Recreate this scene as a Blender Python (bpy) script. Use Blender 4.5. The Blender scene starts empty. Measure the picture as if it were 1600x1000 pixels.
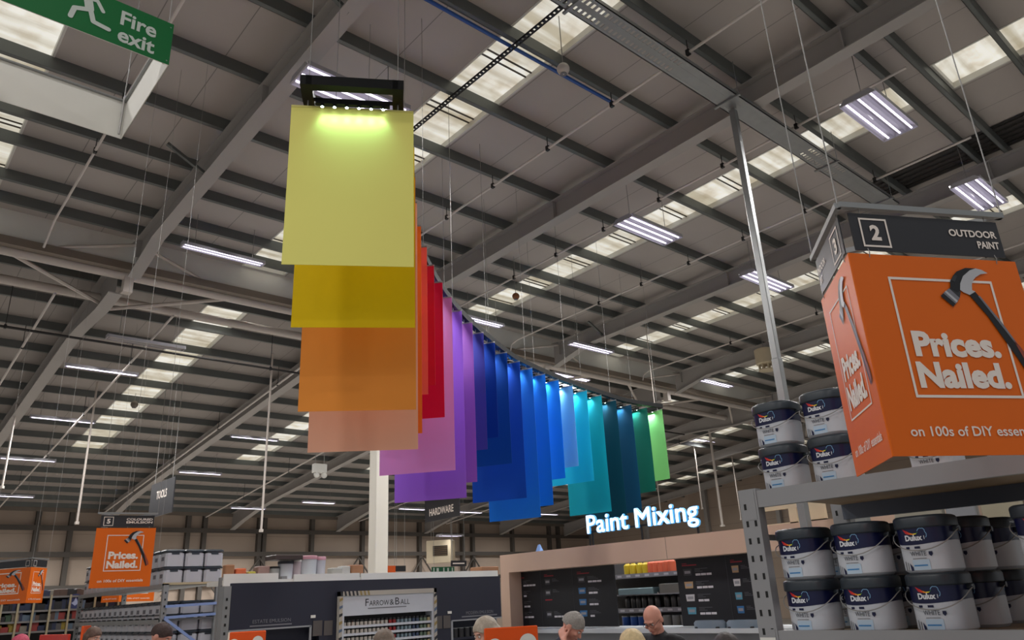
import bpy, bmesh, math, random
from mathutils import Vector, Matrix
random.seed(7)
S = bpy.context.scene
COL = S.collection
# ------------------------------------------------------------------ camera
CZ = 1.9                                     # eye height of the photographer (phone held up)
F, YAW, PITCH, ROLL = 1179.4, 0.732, 0.3512, -0.0502
_fw = Vector((math.sin(YAW)*math.cos(PITCH), math.cos(YAW)*math.cos(PITCH), math.sin(PITCH)))
_r0 = Vector((math.cos(YAW), -math.sin(YAW), 0)); _u0 = _r0.cross(_fw)
_cr, _sr = math.cos(ROLL), math.sin(ROLL)
_R = _cr*_r0 + _sr*_u0; _U = -_sr*_r0 + _cr*_u0
cam_d = bpy.data.cameras.new('camera'); cam = bpy.data.objects.new('camera', cam_d); COL.objects.link(cam)
cam_d.sensor_fit = 'HORIZONTAL'; cam_d.sensor_width = 36.0; cam_d.lens = 36.0*F/1600.0
cam_d.clip_start = 0.05; cam_d.clip_end = 300
cam.matrix_world = Matrix(((_R.x, _U.x, -_fw.x, 0), (_R.y, _U.y, -_fw.y, 0), (_R.z, _U.z, -_fw.z, CZ), (0, 0, 0, 1)))
S.camera = cam
# ------------------------------------------------------------------ world, exposure
W = bpy.data.worlds.new('daylight'); S.world = W; W.use_nodes = True
bg = W.node_tree.nodes['Background']; bg.inputs[0].default_value = (0.93, 0.96, 1.0, 1); bg.inputs[1].default_value = 0.27
S.view_settings.view_transform = 'Standard'; S.view_settings.look = 'None'
S.view_settings.gamma = 1.0; S.view_settings.use_curve_mapping = False
S.view_settings.exposure = 0.0
TUBE = 2.4        # radiance of the fluorescent tubes
LAMP = 720.0      # power of the light thrown down by one fitting
SKY = 0.80        # radiance of the rooflight sheets
LED = 1.0         # power scale of the small spotlights on the banner rail

# ------------------------------------------------------------------ measuring helpers
def ray(px, py): return _R*((px-800)/F) - _U*((py-500)/F) + _fw
def at_z(px, py, zc):
    d = ray(px, py); t = zc/d.z; return Vector((d.x*t, d.y*t, zc+CZ))
def at_y(px, py, y):
    d = ray(px, py); t = y/d.y; return Vector((d.x*t, y, d.z*t+CZ))
def at_x(px, py, x):
    d = ray(px, py); t = x/d.x; return Vector((x, d.y*t, d.z*t+CZ))
def at_d(px, py, dep):
    d = ray(px, py); return Vector((d.x*dep, d.y*dep, d.z*dep+CZ))
def z_on(px, py, p):                         # height on the vertical through p seen at that row
    d = ray(px, py); t = math.hypot(p.x, p.y)/math.hypot(d.x, d.y); return d.z*t+CZ

# ------------------------------------------------------------------ materials
def lin(c):
    c = c/255.0
    return c/12.92 if c <= 0.04045 else ((c+0.055)/1.055)**2.4
def rgb(c): return (lin(c[0]), lin(c[1]), lin(c[2]), 1)
_M = {}
def mat(name, c, rough=0.5, metal=0.0, var=0.06, scale=6.0, emit=0.0, bump=0.0, spec=0.5):
    if name in _M: return _M[name]
    m = bpy.data.materials.new(name); m.use_nodes = True; nt = m.node_tree; N = nt.nodes; L = nt.links
    b = N['Principled BSDF']; b.inputs['Roughness'].default_value = rough; b.inputs['Metallic'].default_value = metal
    b.inputs['Specular IOR Level'].default_value = spec
    base = rgb(c)
    tc = N.new('ShaderNodeTexCoord'); nz = N.new('ShaderNodeTexNoise'); nz.inputs['Scale'].default_value = scale
    nz.inputs['Detail'].default_value = 4
    L.new(tc.outputs['Object'], nz.inputs['Vector'])
    mx = N.new('ShaderNodeMix'); mx.data_type = 'RGBA'
    mx.inputs[6].default_value = tuple(v*(1-var) for v in base[:3])+(1,)
    mx.inputs[7].default_value = tuple(min(1, v*(1+var)) for v in base[:3])+(1,)
    L.new(nz.outputs['Fac'], mx.inputs[0]); L.new(mx.outputs[2], b.inputs['Base Color'])
    if emit > 0:
        L.new(mx.outputs[2], b.inputs['Emission Color']); b.inputs['Emission Strength'].default_value = emit
    if bump > 0:
        bp = N.new('ShaderNodeBump'); bp.inputs['Strength'].default_value = bump; bp.inputs['Distance'].default_value = 0.01
        L.new(nz.outputs['Fac'], bp.inputs['Height']); L.new(bp.outputs[0], b.inputs['Normal'])
    _M[name] = m; return m

def liner_mat(name, c, pitch, axis, width=0.014, dark=0.45, rough=0.55, var=0.08):
    """sheet lining: faint joint lines every `pitch` metres along an axis (world x=0,y=1,z=2)"""
    m = mat(name, c, rough, 0, var, 0.8); nt = m.node_tree; N = nt.nodes; L = nt.links
    b = N['Principled BSDF']; src = b.inputs['Base Color'].links[0].from_socket
    g = N.new('ShaderNodeNewGeometry'); sp = N.new('ShaderNodeSeparateXYZ'); L.new(g.outputs['Position'], sp.inputs[0])
    d = N.new('ShaderNodeMath'); d.operation = 'DIVIDE'; d.inputs[1].default_value = pitch; L.new(sp.outputs[axis], d.inputs[0])
    f = N.new('ShaderNodeMath'); f.operation = 'FRACT'; L.new(d.outputs[0], f.inputs[0])
    lt = N.new('ShaderNodeMath'); lt.operation = 'LESS_THAN'; lt.inputs[1].default_value = width/pitch; L.new(f.outputs[0], lt.inputs[0])
    k = N.new('ShaderNodeMath'); k.operation = 'MULTIPLY'; k.inputs[1].default_value = 1-dark; L.new(lt.outputs[0], k.inputs[0])
    mx = N.new('ShaderNodeMix'); mx.data_type = 'RGBA'; mx.inputs[7].default_value = (0.03, 0.03, 0.03, 1)
    L.new(k.outputs[0], mx.inputs[0]); L.new(src, mx.inputs[6]); L.new(mx.outputs[2], b.inputs['Base Color'])
    return m

def rooflight_mat():
    m = bpy.data.materials.new('rooflight sheet'); m.use_nodes = True; nt = m.node_tree; N = nt.nodes; L = nt.links
    b = N['Principled BSDF']; b.inputs['Roughness'].default_value = 0.4
    g = N.new('ShaderNodeNewGeometry'); mp = N.new('ShaderNodeMapping'); mp.inputs['Scale'].default_value = (0.35, 5.0, 0.3)
    L.new(g.outputs['Position'], mp.inputs[0])
    n1 = N.new('ShaderNodeTexNoise'); n1.inputs['Scale'].default_value = 1.0; n1.inputs['Detail'].default_value = 3; L.new(mp.outputs[0], n1.inputs['Vector'])
    n2 = N.new('ShaderNodeTexNoise'); n2.inputs['Scale'].default_value = 3.0; n2.inputs['Detail'].default_value = 6; L.new(g.outputs['Position'], n2.inputs['Vector'])
    r1 = N.new('ShaderNodeValToRGB'); r1.color_ramp.elements[0].position = 0.36; r1.color_ramp.elements[1].position = 0.6
    r1.color_ramp.elements[0].color = rgb((192, 182, 158)); r1.color_ramp.elements[1].color = rgb((248, 245, 234)); L.new(n1.outputs['Fac'], r1.inputs[0])
    r2 = N.new('ShaderNodeValToRGB'); r2.color_ramp.elements[0].position = 0.3; r2.color_ramp.elements[1].position = 0.55
    r2.color_ramp.elements[0].color = rgb((205, 190, 165)); r2.color_ramp.elements[1].color = (1, 1, 1, 1); L.new(n2.outputs['Fac'], r2.inputs[0])
    mx = N.new('ShaderNodeMix'); mx.data_type = 'RGBA'; mx.blend_type = 'MULTIPLY'; mx.inputs[0].default_value = 0.7
    L.new(r1.outputs[0], mx.inputs[6]); L.new(r2.outputs[0], mx.inputs[7])
    L.new(mx.outputs[2], b.inputs['Emission Color']); b.inputs['Emission Strength'].default_value = SKY
    b.inputs['Base Color'].default_value = (0.3, 0.3, 0.28, 1)
    return m

# ------------------------------------------------------------------ mesh building
class MB:
    def __init__(s): s.v = []; s.f = []; s.mi = []
    def _add(s, vs, fs, mi=0):
        o = len(s.v); s.v += [tuple(p) for p in vs]; s.f += [tuple(i+o for i in f) for f in fs]; s.mi += [mi]*len(fs); return s
    def box(s, x0, x1, y0, y1, z0, z1, mi=0):
        vs = [(x, y, z) for z in (z0, z1) for y in (y0, y1) for x in (x0, x1)]
        return s._add(vs, [(0, 2, 3, 1), (4, 5, 7, 6), (0, 1, 5, 4), (2, 6, 7, 3), (0, 4, 6, 2), (1, 3, 7, 5)], mi)
    def bevbox(s, x0, x1, y0, y1, z0, z1, b=0.01, mi=0):      # box with bevelled vertical edges and chamfered top
        pts = [(x0+b, y0), (x1-b, y0), (x1, y0+b), (x1, y1-b), (x1-b, y1), (x0+b, y1), (x0, y1-b), (x0, y0+b)]
        cx, cy = (x0+x1)/2, (y0+y1)/2
        def ins(k): return [(cx+(x-cx)*(1-2*k/(x1-x0)), cy+(y-cy)*(1-2*k/(y1-y0))) for x, y in pts]
        rings = [[(x, y, z0) for x, y in pts], [(x, y, z1-b) for x, y in pts], [(x, y, z1) for x, y in ins(b)]]
        return s.loft(rings, mi)
    def loft(s, rings, mi=0, cap=True, close=True):
        n = len(rings[0]); vs = [p for r in rings for p in r]; fs = []
        for k in range(len(rings)-1):
            for i in range(n if close else n-1):
                j = (i+1) % n; fs.append((k*n+i, k*n+j, (k+1)*n+j, (k+1)*n+i))
        if cap: fs.append(tuple(range(n-1, -1, -1))); fs.append(tuple((len(rings)-1)*n+i for i in range(n)))
        return s._add(vs, fs, mi)
    def tube(s, path, r, n=8, mi=0):
        path = [Vector(p) for p in path]; rs = r if isinstance(r, (list, tuple)) else [r]*len(path); rings = []
        up = None
        for i, p in enumerate(path):
            t = (path[min(i+1, len(path)-1)]-path[max(i-1, 0)]).normalized()
            if up is None: up = Vector((0, 0, 1)) if abs(t.z) < 0.9 else Vector((1, 0, 0))
            a = t.cross(up).normalized(); b = a.cross(t).normalized(); up = b
            rings.append([p+(a*math.cos(2*math.pi*k/n)+b*math.sin(2*math.pi*k/n))*rs[i] for k in range(n)])
        return s.loft(rings, mi)
    def bar(s, p0, p1, w, h, mi=0):            # rectangular bar between two points, h measured upward-ish
        p0, p1 = Vector(p0), Vector(p1); t = (p1-p0).normalized()
        up = Vector((0, 0, 1)) if abs(t.z) < 0.95 else Vector((0, 1, 0))
        a = t.cross(up).normalized()*w/2; b = a.cross(t).normalized()*h/2
        return s.loft([[p-a-b, p+a-b, p+a+b, p-a+b] for p in (p0, p1)], mi)
    def lathe(s, prof, n=20, c=(0, 0, 0), mi=0):
        return s.loft([[(c[0]+r*math.cos(2*math.pi*k/n), c[1]+r*math.sin(2*math.pi*k/n), c[2]+z) for k in range(n)] for r, z in prof], mi)
    def sphere(s, c, rx, ry=None, rz=None, n=16, m=10, mi=0):
        ry = ry or rx; rz = rz or rx
        return s.loft([[(c[0]+rx*math.sin(a)*math.cos(2*math.pi*k/n), c[1]+ry*math.sin(a)*math.sin(2*math.pi*k/n), c[2]-rz*math.cos(a)) for k in range(n)]
                       for a in [math.pi*(0.02+0.96*i/m) for i in range(m+1)]], mi)
    def poly(s, pts, mi=0): return s._add(pts, [tuple(range(len(pts)))], mi)
    def flat(s, pts, y=0.0, t=0.0, mi=0):      # polygon in the x-z plane facing -y, optional thickness
        if t <= 0: return s._add([(x, y, z) for x, z in pts], [tuple(range(len(pts)))], mi)
        return s.loft([[(x, y, z) for x, z in pts], [(x, y+t, z) for x, z in pts]], mi)
    def rect(s, x0, x1, z0, z1, y=0.0, mi=0): return s.flat([(x0, z0), (x1, z0), (x1, z1), (x0, z1)], y, 0, mi)
    def frame(s, x0, x1, z0, z1, w, y=0.0, mi=0):
        s.rect(x0, x1, z0, z0+w, y, mi); s.rect(x0, x1, z1-w, z1, y, mi)
        s.rect(x0, x0+w, z0+w, z1-w, y, mi); return s.rect(x1-w, x1, z0+w, z1-w, y, mi)
    def mesh(s, name, mats, smooth=False, recalc=True):
        me = bpy.data.meshes.new(name); me.from_pydata(s.v, [], s.f)
        mats = mats if isinstance(mats, (list, tuple)) else [mats]
        for m in mats: me.materials.append(m)
        if len(mats) > 1: me.polygons.foreach_set('material_index', s.mi)
        if recalc:
            b = bmesh.new(); b.from_mesh(me); bmesh.ops.recalc_face_normals(b, faces=b.faces); b.to_mesh(me); b.free()
        if smooth:
            me.shade_smooth()
            try: me.set_sharp_from_angle(angle=math.radians(40))
            except Exception: pass
        me.update(); return me
    def build(s, name, mats, parent=None, smooth=False, recalc=True):
        o = bpy.data.objects.new(name, s.mesh(name, mats, smooth, recalc)); COL.objects.link(o)
        if parent: o.parent = parent
        return o

def tag(o, label, cat, group=None):
    o['label'] = label; o['category'] = cat
    if group: o['group'] = group
    return o
def struct(o, label=None, group=None):
    o['kind'] = 'structure'
    if label: o['label'] = label
    if group: o['group'] = group
    return o
def empty(name, loc, label=None, cat=None, group=None, rz=0.0):
    o = bpy.data.objects.new(name, None); COL.objects.link(o); o.location = loc; o.rotation_euler = (0, 0, rz); o.empty_display_size = 0.1
    if label: tag(o, label, cat, group)
    return o
def copy_tree(o, parent=None):
    c = o.copy(); COL.objects.link(c)
    if parent: c.parent = parent
    for ch in list(o.children): copy_tree(ch, c)
    return c
def dup(root, loc, rz=None, label=None, group=None):
    c = copy_tree(root); c.location = loc
    if rz is not None: c.rotation_euler = (0, 0, rz)
    if label: c['label'] = label
    if group: c['group'] = group
    return c
_tc = {}
def text_mesh(body, box, bold=0.0, y=-0.002, shear=0.0, align='LEFT'):
    """lettering as a flat mesh in the x-z plane, stretched to fill box = (x0, x1, z0, z1)"""
    key = (body, bold, shear, align)
    if key not in _tc:
        cu = bpy.data.curves.new('lettering', 'FONT'); cu.body = body; cu.size = 1.0; cu.offset = bold; cu.shear = shear; cu.align_x = align
        cu.resolution_u = 3; cu.space_line = 0.86
        ob = bpy.data.objects.new('lettering', cu); COL.objects.link(ob)
        dg = bpy.context.evaluated_depsgraph_get(); me = bpy.data.meshes.new_from_object(ob.evaluated_get(dg))
        vs = [tuple(v.co) for v in me.vertices]; fs = [tuple(p.vertices) for p in me.polygons]
        bpy.data.objects.remove(ob); bpy.data.curves.remove(cu); bpy.data.meshes.remove(me)
        _tc[key] = (vs, fs)
    vs, fs = _tc[key]
    a0, a1 = min(v[0] for v in vs), max(v[0] for v in vs); b0, b1 = min(v[1] for v in vs), max(v[1] for v in vs)
    x0, x1, z0, z1 = box
    return [(x0+(v[0]-a0)/(a1-a0)*(x1-x0), y, z0+(v[1]-b0)/(b1-b0)*(z1-z0)) for v in vs], fs
def text(name, body, box, m, parent, bold=0.0, y=-0.002, shear=0.0, align='LEFT', thick=0.0, fat=0.0):
    vs, fs = text_mesh(body, box, bold, y, shear, align)
    b = MB(); b._add(vs, fs)
    for k in range(8 if fat > 0 else 0):          # heavier strokes: the same outline nudged round a small circle
        b._add([(v[0]+fat*math.cos(k*math.pi/4), v[1]+.0001*(k+1), v[2]+fat*math.sin(k*math.pi/4)) for v in vs], fs)
    if thick > 0:
        bm = bmesh.new(); me0 = b.mesh('t', m); bm.from_mesh(me0)
        r = bmesh.ops.extrude_face_region(bm, geom=bm.faces[:])
        bmesh.ops.translate(bm, vec=(0, thick, 0), verts=[g for g in r['geom'] if isinstance(g, bmesh.types.BMVert)])
        bmesh.ops.recalc_face_normals(bm, faces=bm.faces); bm.to_mesh(me0); bm.free(); me0.name = name
        o = bpy.data.objects.new(name, me0); COL.objects.link(o); o.parent = parent; return o
    return b.build(name, m, parent)
def face_on(P0, P1, root):
    """local frame of an upright board seen from outside: x from P0 (left) to P1 (right), z up"""
    d = Vector((P1.x-P0.x, P1.y-P0.y)); return dict(loc=P0-root.location, rz=math.atan2(d.y, d.x), w=d.length)
def put(o, fr): o.location = fr['loc']; o.rotation_euler = (0, 0, fr['rz']); return o

# common materials
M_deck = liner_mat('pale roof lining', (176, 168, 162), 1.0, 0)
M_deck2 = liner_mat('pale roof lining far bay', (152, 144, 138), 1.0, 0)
M_purlin = mat('galvanised purlin', (108, 112, 110), 0.5, 0.35, 0.12, 3)
M_steel = mat('grey painted steelwork', (166, 161, 157), 0.55, 0, 0.05, 1.5)
M_tubew = mat('off white painted tube', (205, 195, 186), 0.45, 0, 0.05, 2)
M_white = mat('white coated sheet', (226, 224, 217), 0.5, 0, 0.04, 1.2)
M_galv = mat('bright galvanised steel', (150, 152, 152), 0.45, 0.5, 0.12, 6)
M_wire = mat('steel wire', (150, 148, 145), 0.5, 0.3, 0.05, 10)
M_black = mat('black plastic', (22, 23, 26), 0.45, 0, 0.1, 10)
M_tubeon = mat('fluorescent tube lit', (240, 232, 255), 0.3, 0, 0.0, 1, emit=TUBE)
M_lampbody = mat('white enamel fitting', (168, 166, 172), 0.35, 0, 0.03, 5)
M_orange = mat('glossy orange board', (226, 104, 14), 0.42, 0, 0.05, 3, spec=.35)
M_print = mat('white print', (238, 226, 216), 0.5, 0, 0.02, 20)
M_header = mat('black header board', (42, 42, 46), 0.4, 0, 0.08, 8)
M_sky = rooflight_mat()
# ================================================================== THE BUILDING
H0, S1 = 7.8+CZ, -0.0244                      # near roof deck: height at y=0, slope
def zn(y): return H0 + S1*y
def zf(y): return 8.93+CZ - 0.1016*y          # far roof deck
YJ0, YJ1, YB, XG = 15.8, 17.25, 39.8, 42.0    # junction start / end, back wall, gable wall
XL, YF = -9.0, -5.0
STRIPS = [(-6.1, -5.05), (0.05, 1.1), (5.95, 6.95), (11.95, 12.92), (18.0, 18.95), (24.1, 25.0), (30.75, 31.75), (37.3, 38.3)]
RX = [3.69+6.0*k for k in range(-2, 7)]
RIDGE = 3.2
# floor
MB().box(XL-20, XG, YF-20, YB, -0.15, 0).build('floor', mat('polished concrete floor', (172, 168, 162), 0.5, 0, 0.08, 0.7))
struct(bpy.data.objects['floor'], 'pale polished concrete floor of the store')
# ceilings (strips of deck between the rooflights)
def ceiling(name, m, fz, y0, y1, holes, label):
    b = MB()
    xs = [XL]
    for a, c in STRIPS: xs += [a, c]
    xs.append(XG)
    def slab(xa, xb, ya, yb):
        b._add([(xa, ya, fz(ya)), (xb, ya, fz(ya)), (xb, yb, fz(yb)), (xa, yb, fz(yb)),
                (xa, ya, fz(ya)+.18), (xb, ya, fz(ya)+.18), (xb, yb, fz(yb)+.18), (xa, yb, fz(yb)+.18)],
               [(0, 1, 2, 3), (7, 6, 5, 4), (0, 4, 5, 1), (1, 5, 6, 2), (2, 6, 7, 3), (3, 7, 4, 0)])
    for i in range(0, len(xs), 2): slab(xs[i], xs[i+1], y0, y1)
    for a, c in STRIPS:                       # closed parts of each strip line
        ys = [y0] + [v for h in holes for v in h] + [y1]
        for k in range(0, len(ys), 2):
            if ys[k+1]-ys[k] > 1e-3: slab(a, c, ys[k], ys[k+1])
    struct(b.build(name, m), label)
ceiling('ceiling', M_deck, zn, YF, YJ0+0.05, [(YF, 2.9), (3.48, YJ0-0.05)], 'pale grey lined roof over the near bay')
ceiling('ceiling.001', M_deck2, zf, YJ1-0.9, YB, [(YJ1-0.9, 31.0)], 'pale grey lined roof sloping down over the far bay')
# rooflights: translucent sheet with white kerb and cross bars
M_kerb = mat('white rooflight kerb', (214, 212, 205), 0.5)
M_rib = mat('dark rooflight spacer', (70, 62, 54), 0.6)
n = 0
for (y0, y1, fz, step) in ((YF, 2.9, zn, 1.47), (3.48, YJ0-0.05, zn, 1.47), (YJ1, 31.0, zf, 1.47)):
    for a, c in STRIPS:
        if a < -1 or (fz is zf and a < 0) : continue
        n += 1
        b = MB(); b._add([(a, y0, fz(y0)+.10), (c, y0, fz(y0)+.10), (c, y1, fz(y1)+.10), (a, y1, fz(y1)+.10)], [(0, 1, 2, 3)])
        w = b.build('window_%d' % n, M_sky, recalc=False); struct(w, 'long translucent rooflight strip in the roof')
        k = MB()
        for x in (a, c): k.bar((x, y0, fz(y0)+.045), (x, y1, fz(y1)+.045), 0.035, 0.11)
        for y in (y0, y1): k.bar((a, y, fz(y)+.045), (c, y, fz(y)+.045), 0.035, 0.11)
        k.build('kerb', M_kerb, w)
        r = MB(); y = y0+0.55
        while y < y1-0.3:
            for dy in (0, 0.13): r.bar((a, y+dy, fz(y)+.085), (c, y+dy, fz(y)+.085), 0.022, 0.02)
            y += step
        r.build('spacer_bar', M_rib, w)
# purlins (C sections with a lower lip)
def purlin(y, fz, h=0.20, x0=XL, x1=XG, grp='purlins of the near roof'):
    z = fz(y)
    b = MB(); b.box(x0, x1, y-.004, y+.004, z-h, z-.001); b.box(x0, x1, y, y+.075, z-h, z-h+.008); b.box(x0, x1, y, y+.075, z-.012, z-.004)
    b.box(x0, x1, y+.067, y+.075, z-h, z-h+.03)
    struct(b.build('roof_purlin', M_purlin), 'dark galvanised purlin running under the roof lining', grp)
for y in (-1.0, 0.5, 1.9, 2.93, 3.40, 4.84, 6.32, 7.80, 9.28, 10.72, 12.15, 13.0, 14.25, 15.1): purlin(y, zn)
y = 17.4
while y < YB-0.3:
    purlin(y, zf, 0.2, 0.0, XG, 'purlins of the far roof'); y += 1.47
# rafters: I beams with haunches
def ibeam(b, x, pts, w=0.24, tf=0.022, tw=0.014):
    """pts: (y, z_top, z_bottom) along the member"""
    def strip(fa, fb, hw):
        b.loft([[(x-hw, y, fa(zt, zb)), (x+hw, y, fa(zt, zb)), (x+hw, y, fb(zt, zb)), (x-hw, y, fb(zt, zb))] for y, zt, zb in pts])
    strip(lambda t, q: t-tf, lambda t, q: t, w/2); strip(lambda t, q: q, lambda t, q: q+tf, w/2); strip(lambda t, q: q+tf, lambda t, q: t-tf, tw/2)
for i, x in enumerate(RX):
    b = MB(); T = lambda y: zn(y)-.2
    ibeam(b, x, [(y, T(y), T(y)-d) for y, d in ((YF, .42), (8, .42), (14.2, .44), (15.6, .74))])
    for y in (15.3, 9.3, 3.3): b.box(x-.1, x+.1, y-.008, y+.008, T(y)-.41, T(y)-.02)
    struct(b.build('roof_rafter', M_steel), 'grey steel rafter crossing under the purlins of the near roof', 'rafters of the near bay')
    if x < 0: continue
    b = MB(); T = lambda y: zf(y)-.2
    ibeam(b, x-.17, [(y, T(y), T(y)-d) for y, d in ((16.2, .78), (17.2, .74), (18.8, .50), (19.6, .40), (34.5, .40), (36.2, .46), (38.2, .65), (39.6, .85))], 0.27)
    struct(b.build('roof_rafter', M_steel), 'grey haunched steel rafter falling away under the far roof', 'rafters of the far bay')
# knee braces from rafter to purlin
b = MB()
for (x, y) in ((3.72, 11.6), (9.8, 13.4), (15.88, 13.6), (3.72, 6.9)):
    b.bar((x-.03, y, zn(y)-.6), (x-.75, y-.0, zn(y)-.22), 0.06, 0.05)
struct(b.build('rafter_stay', M_purlin), 'short dark steel stays between rafter and purlin')
# junction between the two bays: white upstand, brown sill, two tubes and their lacing
zt, zb = 6.86+CZ, 7.43+CZ
b = MB(); b.box(XL, XG, YJ0, YJ0+.06, zt, zn(YJ0)); struct(b.build('wall_valley', M_white), 'white upstand panel between the two roof bays')
M_sill = mat('brown painted sill', (128, 116, 104), 0.6)
b = MB(); b.box(XL, XG, YJ0-.05, YJ0+.12, zt-.16, zt); struct(b.build('trim_1', M_sill), 'brown sill under the white upstand')
b = MB(); b.box(XL, XG, YJ0+.06, YJ1+.1, zn(YJ0)-.25, zn(YJ0)-.15); struct(b.build('trim_2', M_sill), 'gutter lining over the valley')
for (y, z, lab) in ((16.05, 6.68+CZ, 'nearer'), (17.5, 6.64+CZ, 'farther')):
    b = MB(); b.tube([(XL, y, z), (XG, y, z)], 0.10, 12)
    struct(b.build('valley_tube', M_tubew, smooth=True), 'off white %s tube running along the valley' % lab)
for i, x in enumerate(RX):
    if x < 0: continue
    b = MB()
    for s in (-1, 1):
        b.tube([(x, 15.4, 7.15+CZ), (x+s*2.1, 16.05, 6.74+CZ)], 0.035, 6)
        b.tube([(x+s*2.1, 16.05, 6.64+CZ), (x, 17.3, 6.35+CZ)], 0.04, 6)
    b.box(x-.09, x+.09, 15.95, 16.15, 6.3+CZ, zn(15.8)-.2)
    struct(b.build('valley_bracing', M_tubew), 'off white lacing where a rafter meets the valley', 'bracing of the valley')
# columns
M_col = mat('white painted column', (214, 208, 196), 0.5, 0, 0.03, 2)
for k, x in enumerate((9.85,)):
    b = MB(); y = 16.1; b.bevbox(x-.18, x+.18, y-.16, y+.16, 0, 6.6+CZ, 0.02)
    struct(b.build('column', M_col), 'white boxed column rising to the valley tube')
# walls
M_clad = liner_mat('beige wall sheeting', (176, 158, 142), 1.1, 2, 0.02, 0.6)
b = MB(); b.box(XL, XG, YB, YB+.2, 0, zf(YB)+.5); struct(b.build('wall_back', M_clad), 'beige sheeted back wall')
b = MB()
b._add([(XG, y, 0) for y in (YF, YB)]+[(XG, YB, zf(YB)), (XG, YJ0, zn(YJ0)), (XG, YF, zn(YF))]+[(XG+.2, y, 0) for y in (YF, YB)]+[(XG+.2, YB, zf(YB)), (XG+.2, YJ0, zn(YJ0)), (XG+.2, YF, zn(YF))],
       [(0, 1, 2, 3, 4), (9, 8, 7, 6, 5), (0, 5, 6, 1), (1, 6, 7, 2), (2, 7, 8, 3), (3, 8, 9, 4), (4, 9, 5, 0)])
struct(b.build('wall_right', M_clad), 'beige sheeted gable wall')
M_post = mat('dark wall post', (82, 76, 70), 0.6); M_rail = mat('wall rail', (112, 102, 92), 0.6)
for px in (55, 108, 292, 318, 404, 412, 487, 566, 655, 722, 738, 800, 858, 872, 935, 1000):
    p = at_y(px, 840, YB-.14); w = 0.10
    b = MB(); b.box(p.x-w, p.x+w, YB-.28, YB-.01, 0, zf(YB)-.1)
    struct(b.build('wall_post', M_post), 'dark steel post standing against the back wall', 'posts of the back wall')
for (e, h, d, m) in ((0.1145, .22, .30, M_rail), (0.094, .22, .33, M_post), (0.0655, .22, .33, M_post), (0.03, .2, .33, M_post)):
    z = e*YB+CZ+.1; b = MB(); b.box(0, XG-.05, YB-d, YB-d+.06, z-h/2, z+h/2)
    struct(b.build('wall_rail', m), 'horizontal steel rail along the back wall', 'rails of the back wall')
b = MB()
for px in (300, 405, 560, 660, 740):
    p = at_y(px, 880, YB-.4)
    b.bar((p.x, YB-.42, .055*YB+CZ+.3), (p.x+1.3, YB-.42, .02*YB+CZ), .08, .06); b.bar((p.x, YB-.42, .055*YB+CZ+.3), (p.x-1.3, YB-.42, .02*YB+CZ), .08, .06)
struct(b.build('wall_brace', M_post), 'dark diagonal braces low on the back wall')
for y in (19, 24, 29, 34):
    b = MB(); b.box(XG-.28, XG-.01, y-.12, y+.12, 0, zf(y)-.1); struct(b.build('gable_post', M_steel), 'grey post standing against the gable wall', 'posts of the gable wall')
# dark unlined opening in the near roof with bare corrugated sheet
b = MB(); x = 14.72
while x < 15.65:
    b._add([(x, 2.3, zn(2.3)-.012), (x+.1, 2.3, zn(2.3)-.012), (x+.1, 5.55, zn(5.55)-.012), (x, 5.55, zn(5.55)-.012)], [(0, 1, 2, 3)], 0)
    b._add([(x+.1, 2.3, zn(2.3)-.03), (x+.2, 2.3, zn(2.3)-.03), (x+.2, 5.55, zn(5.55)-.03), (x+.1, 5.55, zn(5.55)-.03)], [(0, 1, 2, 3)], 1); x += .2
struct(b.build('roof_sheet', [mat('bare dark sheet', (30, 28, 27), 0.6), mat('bare dark sheet rib', (52, 48, 46), 0.6)]), 'dark bare corrugated patch where the roof lining is missing')

# ================================================================== SERVICES UNDER THE ROOF
def pipe(name, path, r, m, label, cat, group=None, hang=(), n=8):
    root = empty(name, path[0], label, cat, group); o = Vector(path[0])
    b = MB(); b.tube([Vector(p)-o for p in path], r, n); b.build('run', m, root, smooth=True)
    for (x, y, z, top) in hang:
        h = MB(); h.tube([(x-o.x, y-o.y, z-o.z), (x-o.x, y-o.y, top-o.z)], 0.008, 5); h.box(x-o.x-.025, x-o.x+.025, y-o.y-.03, y-o.y+.03, z-o.z-.04, z-o.z+.05)
        h.build('hanger', M_black, root)
    return root
M_cond = mat('pale grey conduit', (214, 206, 200), 0.45)
ZP = 7.3+CZ
PUR = (4.84, 6.32, 7.80, 9.28, 10.72, 12.15)
for (x, y0, y1, drop, lab) in ((2.05, 1.0, 14.9, True, 'thin pale pipe passing under the fire exit sign and bending down at the valley'),
                               (8.03, -1.0, 14.6, False, 'thin pale pipe passing right of the white framed banner rail end'),
                               (11.05, 3.0, 15.3, True, 'thin pale pipe passing over the round brown sounder'),
                               (14.0, 3.1, 15.4, True, 'thin pale pipe crossing above the three tube light in the middle'),
                               (20.0, 3.0, 15.4, True, 'thin pale pipe passing behind the galvanised pole')):
    path = [(x, y0, zn(y0)-.42), (x, y1, zn(y1)-.42)]
    if drop: path += [(x, y1+.25, zn(y1)-.5), (x, min(y1+.75, 15.72), 6.74+CZ)]
    pipe('sprinkler_pipe', path, 0.022, M_cond, lab, 'pipe', 'sprinkler pipes under the near roof', [(x, y, zn(y)-.42, zn(y)-.19) for y in PUR if y0 < y < y1])
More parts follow.
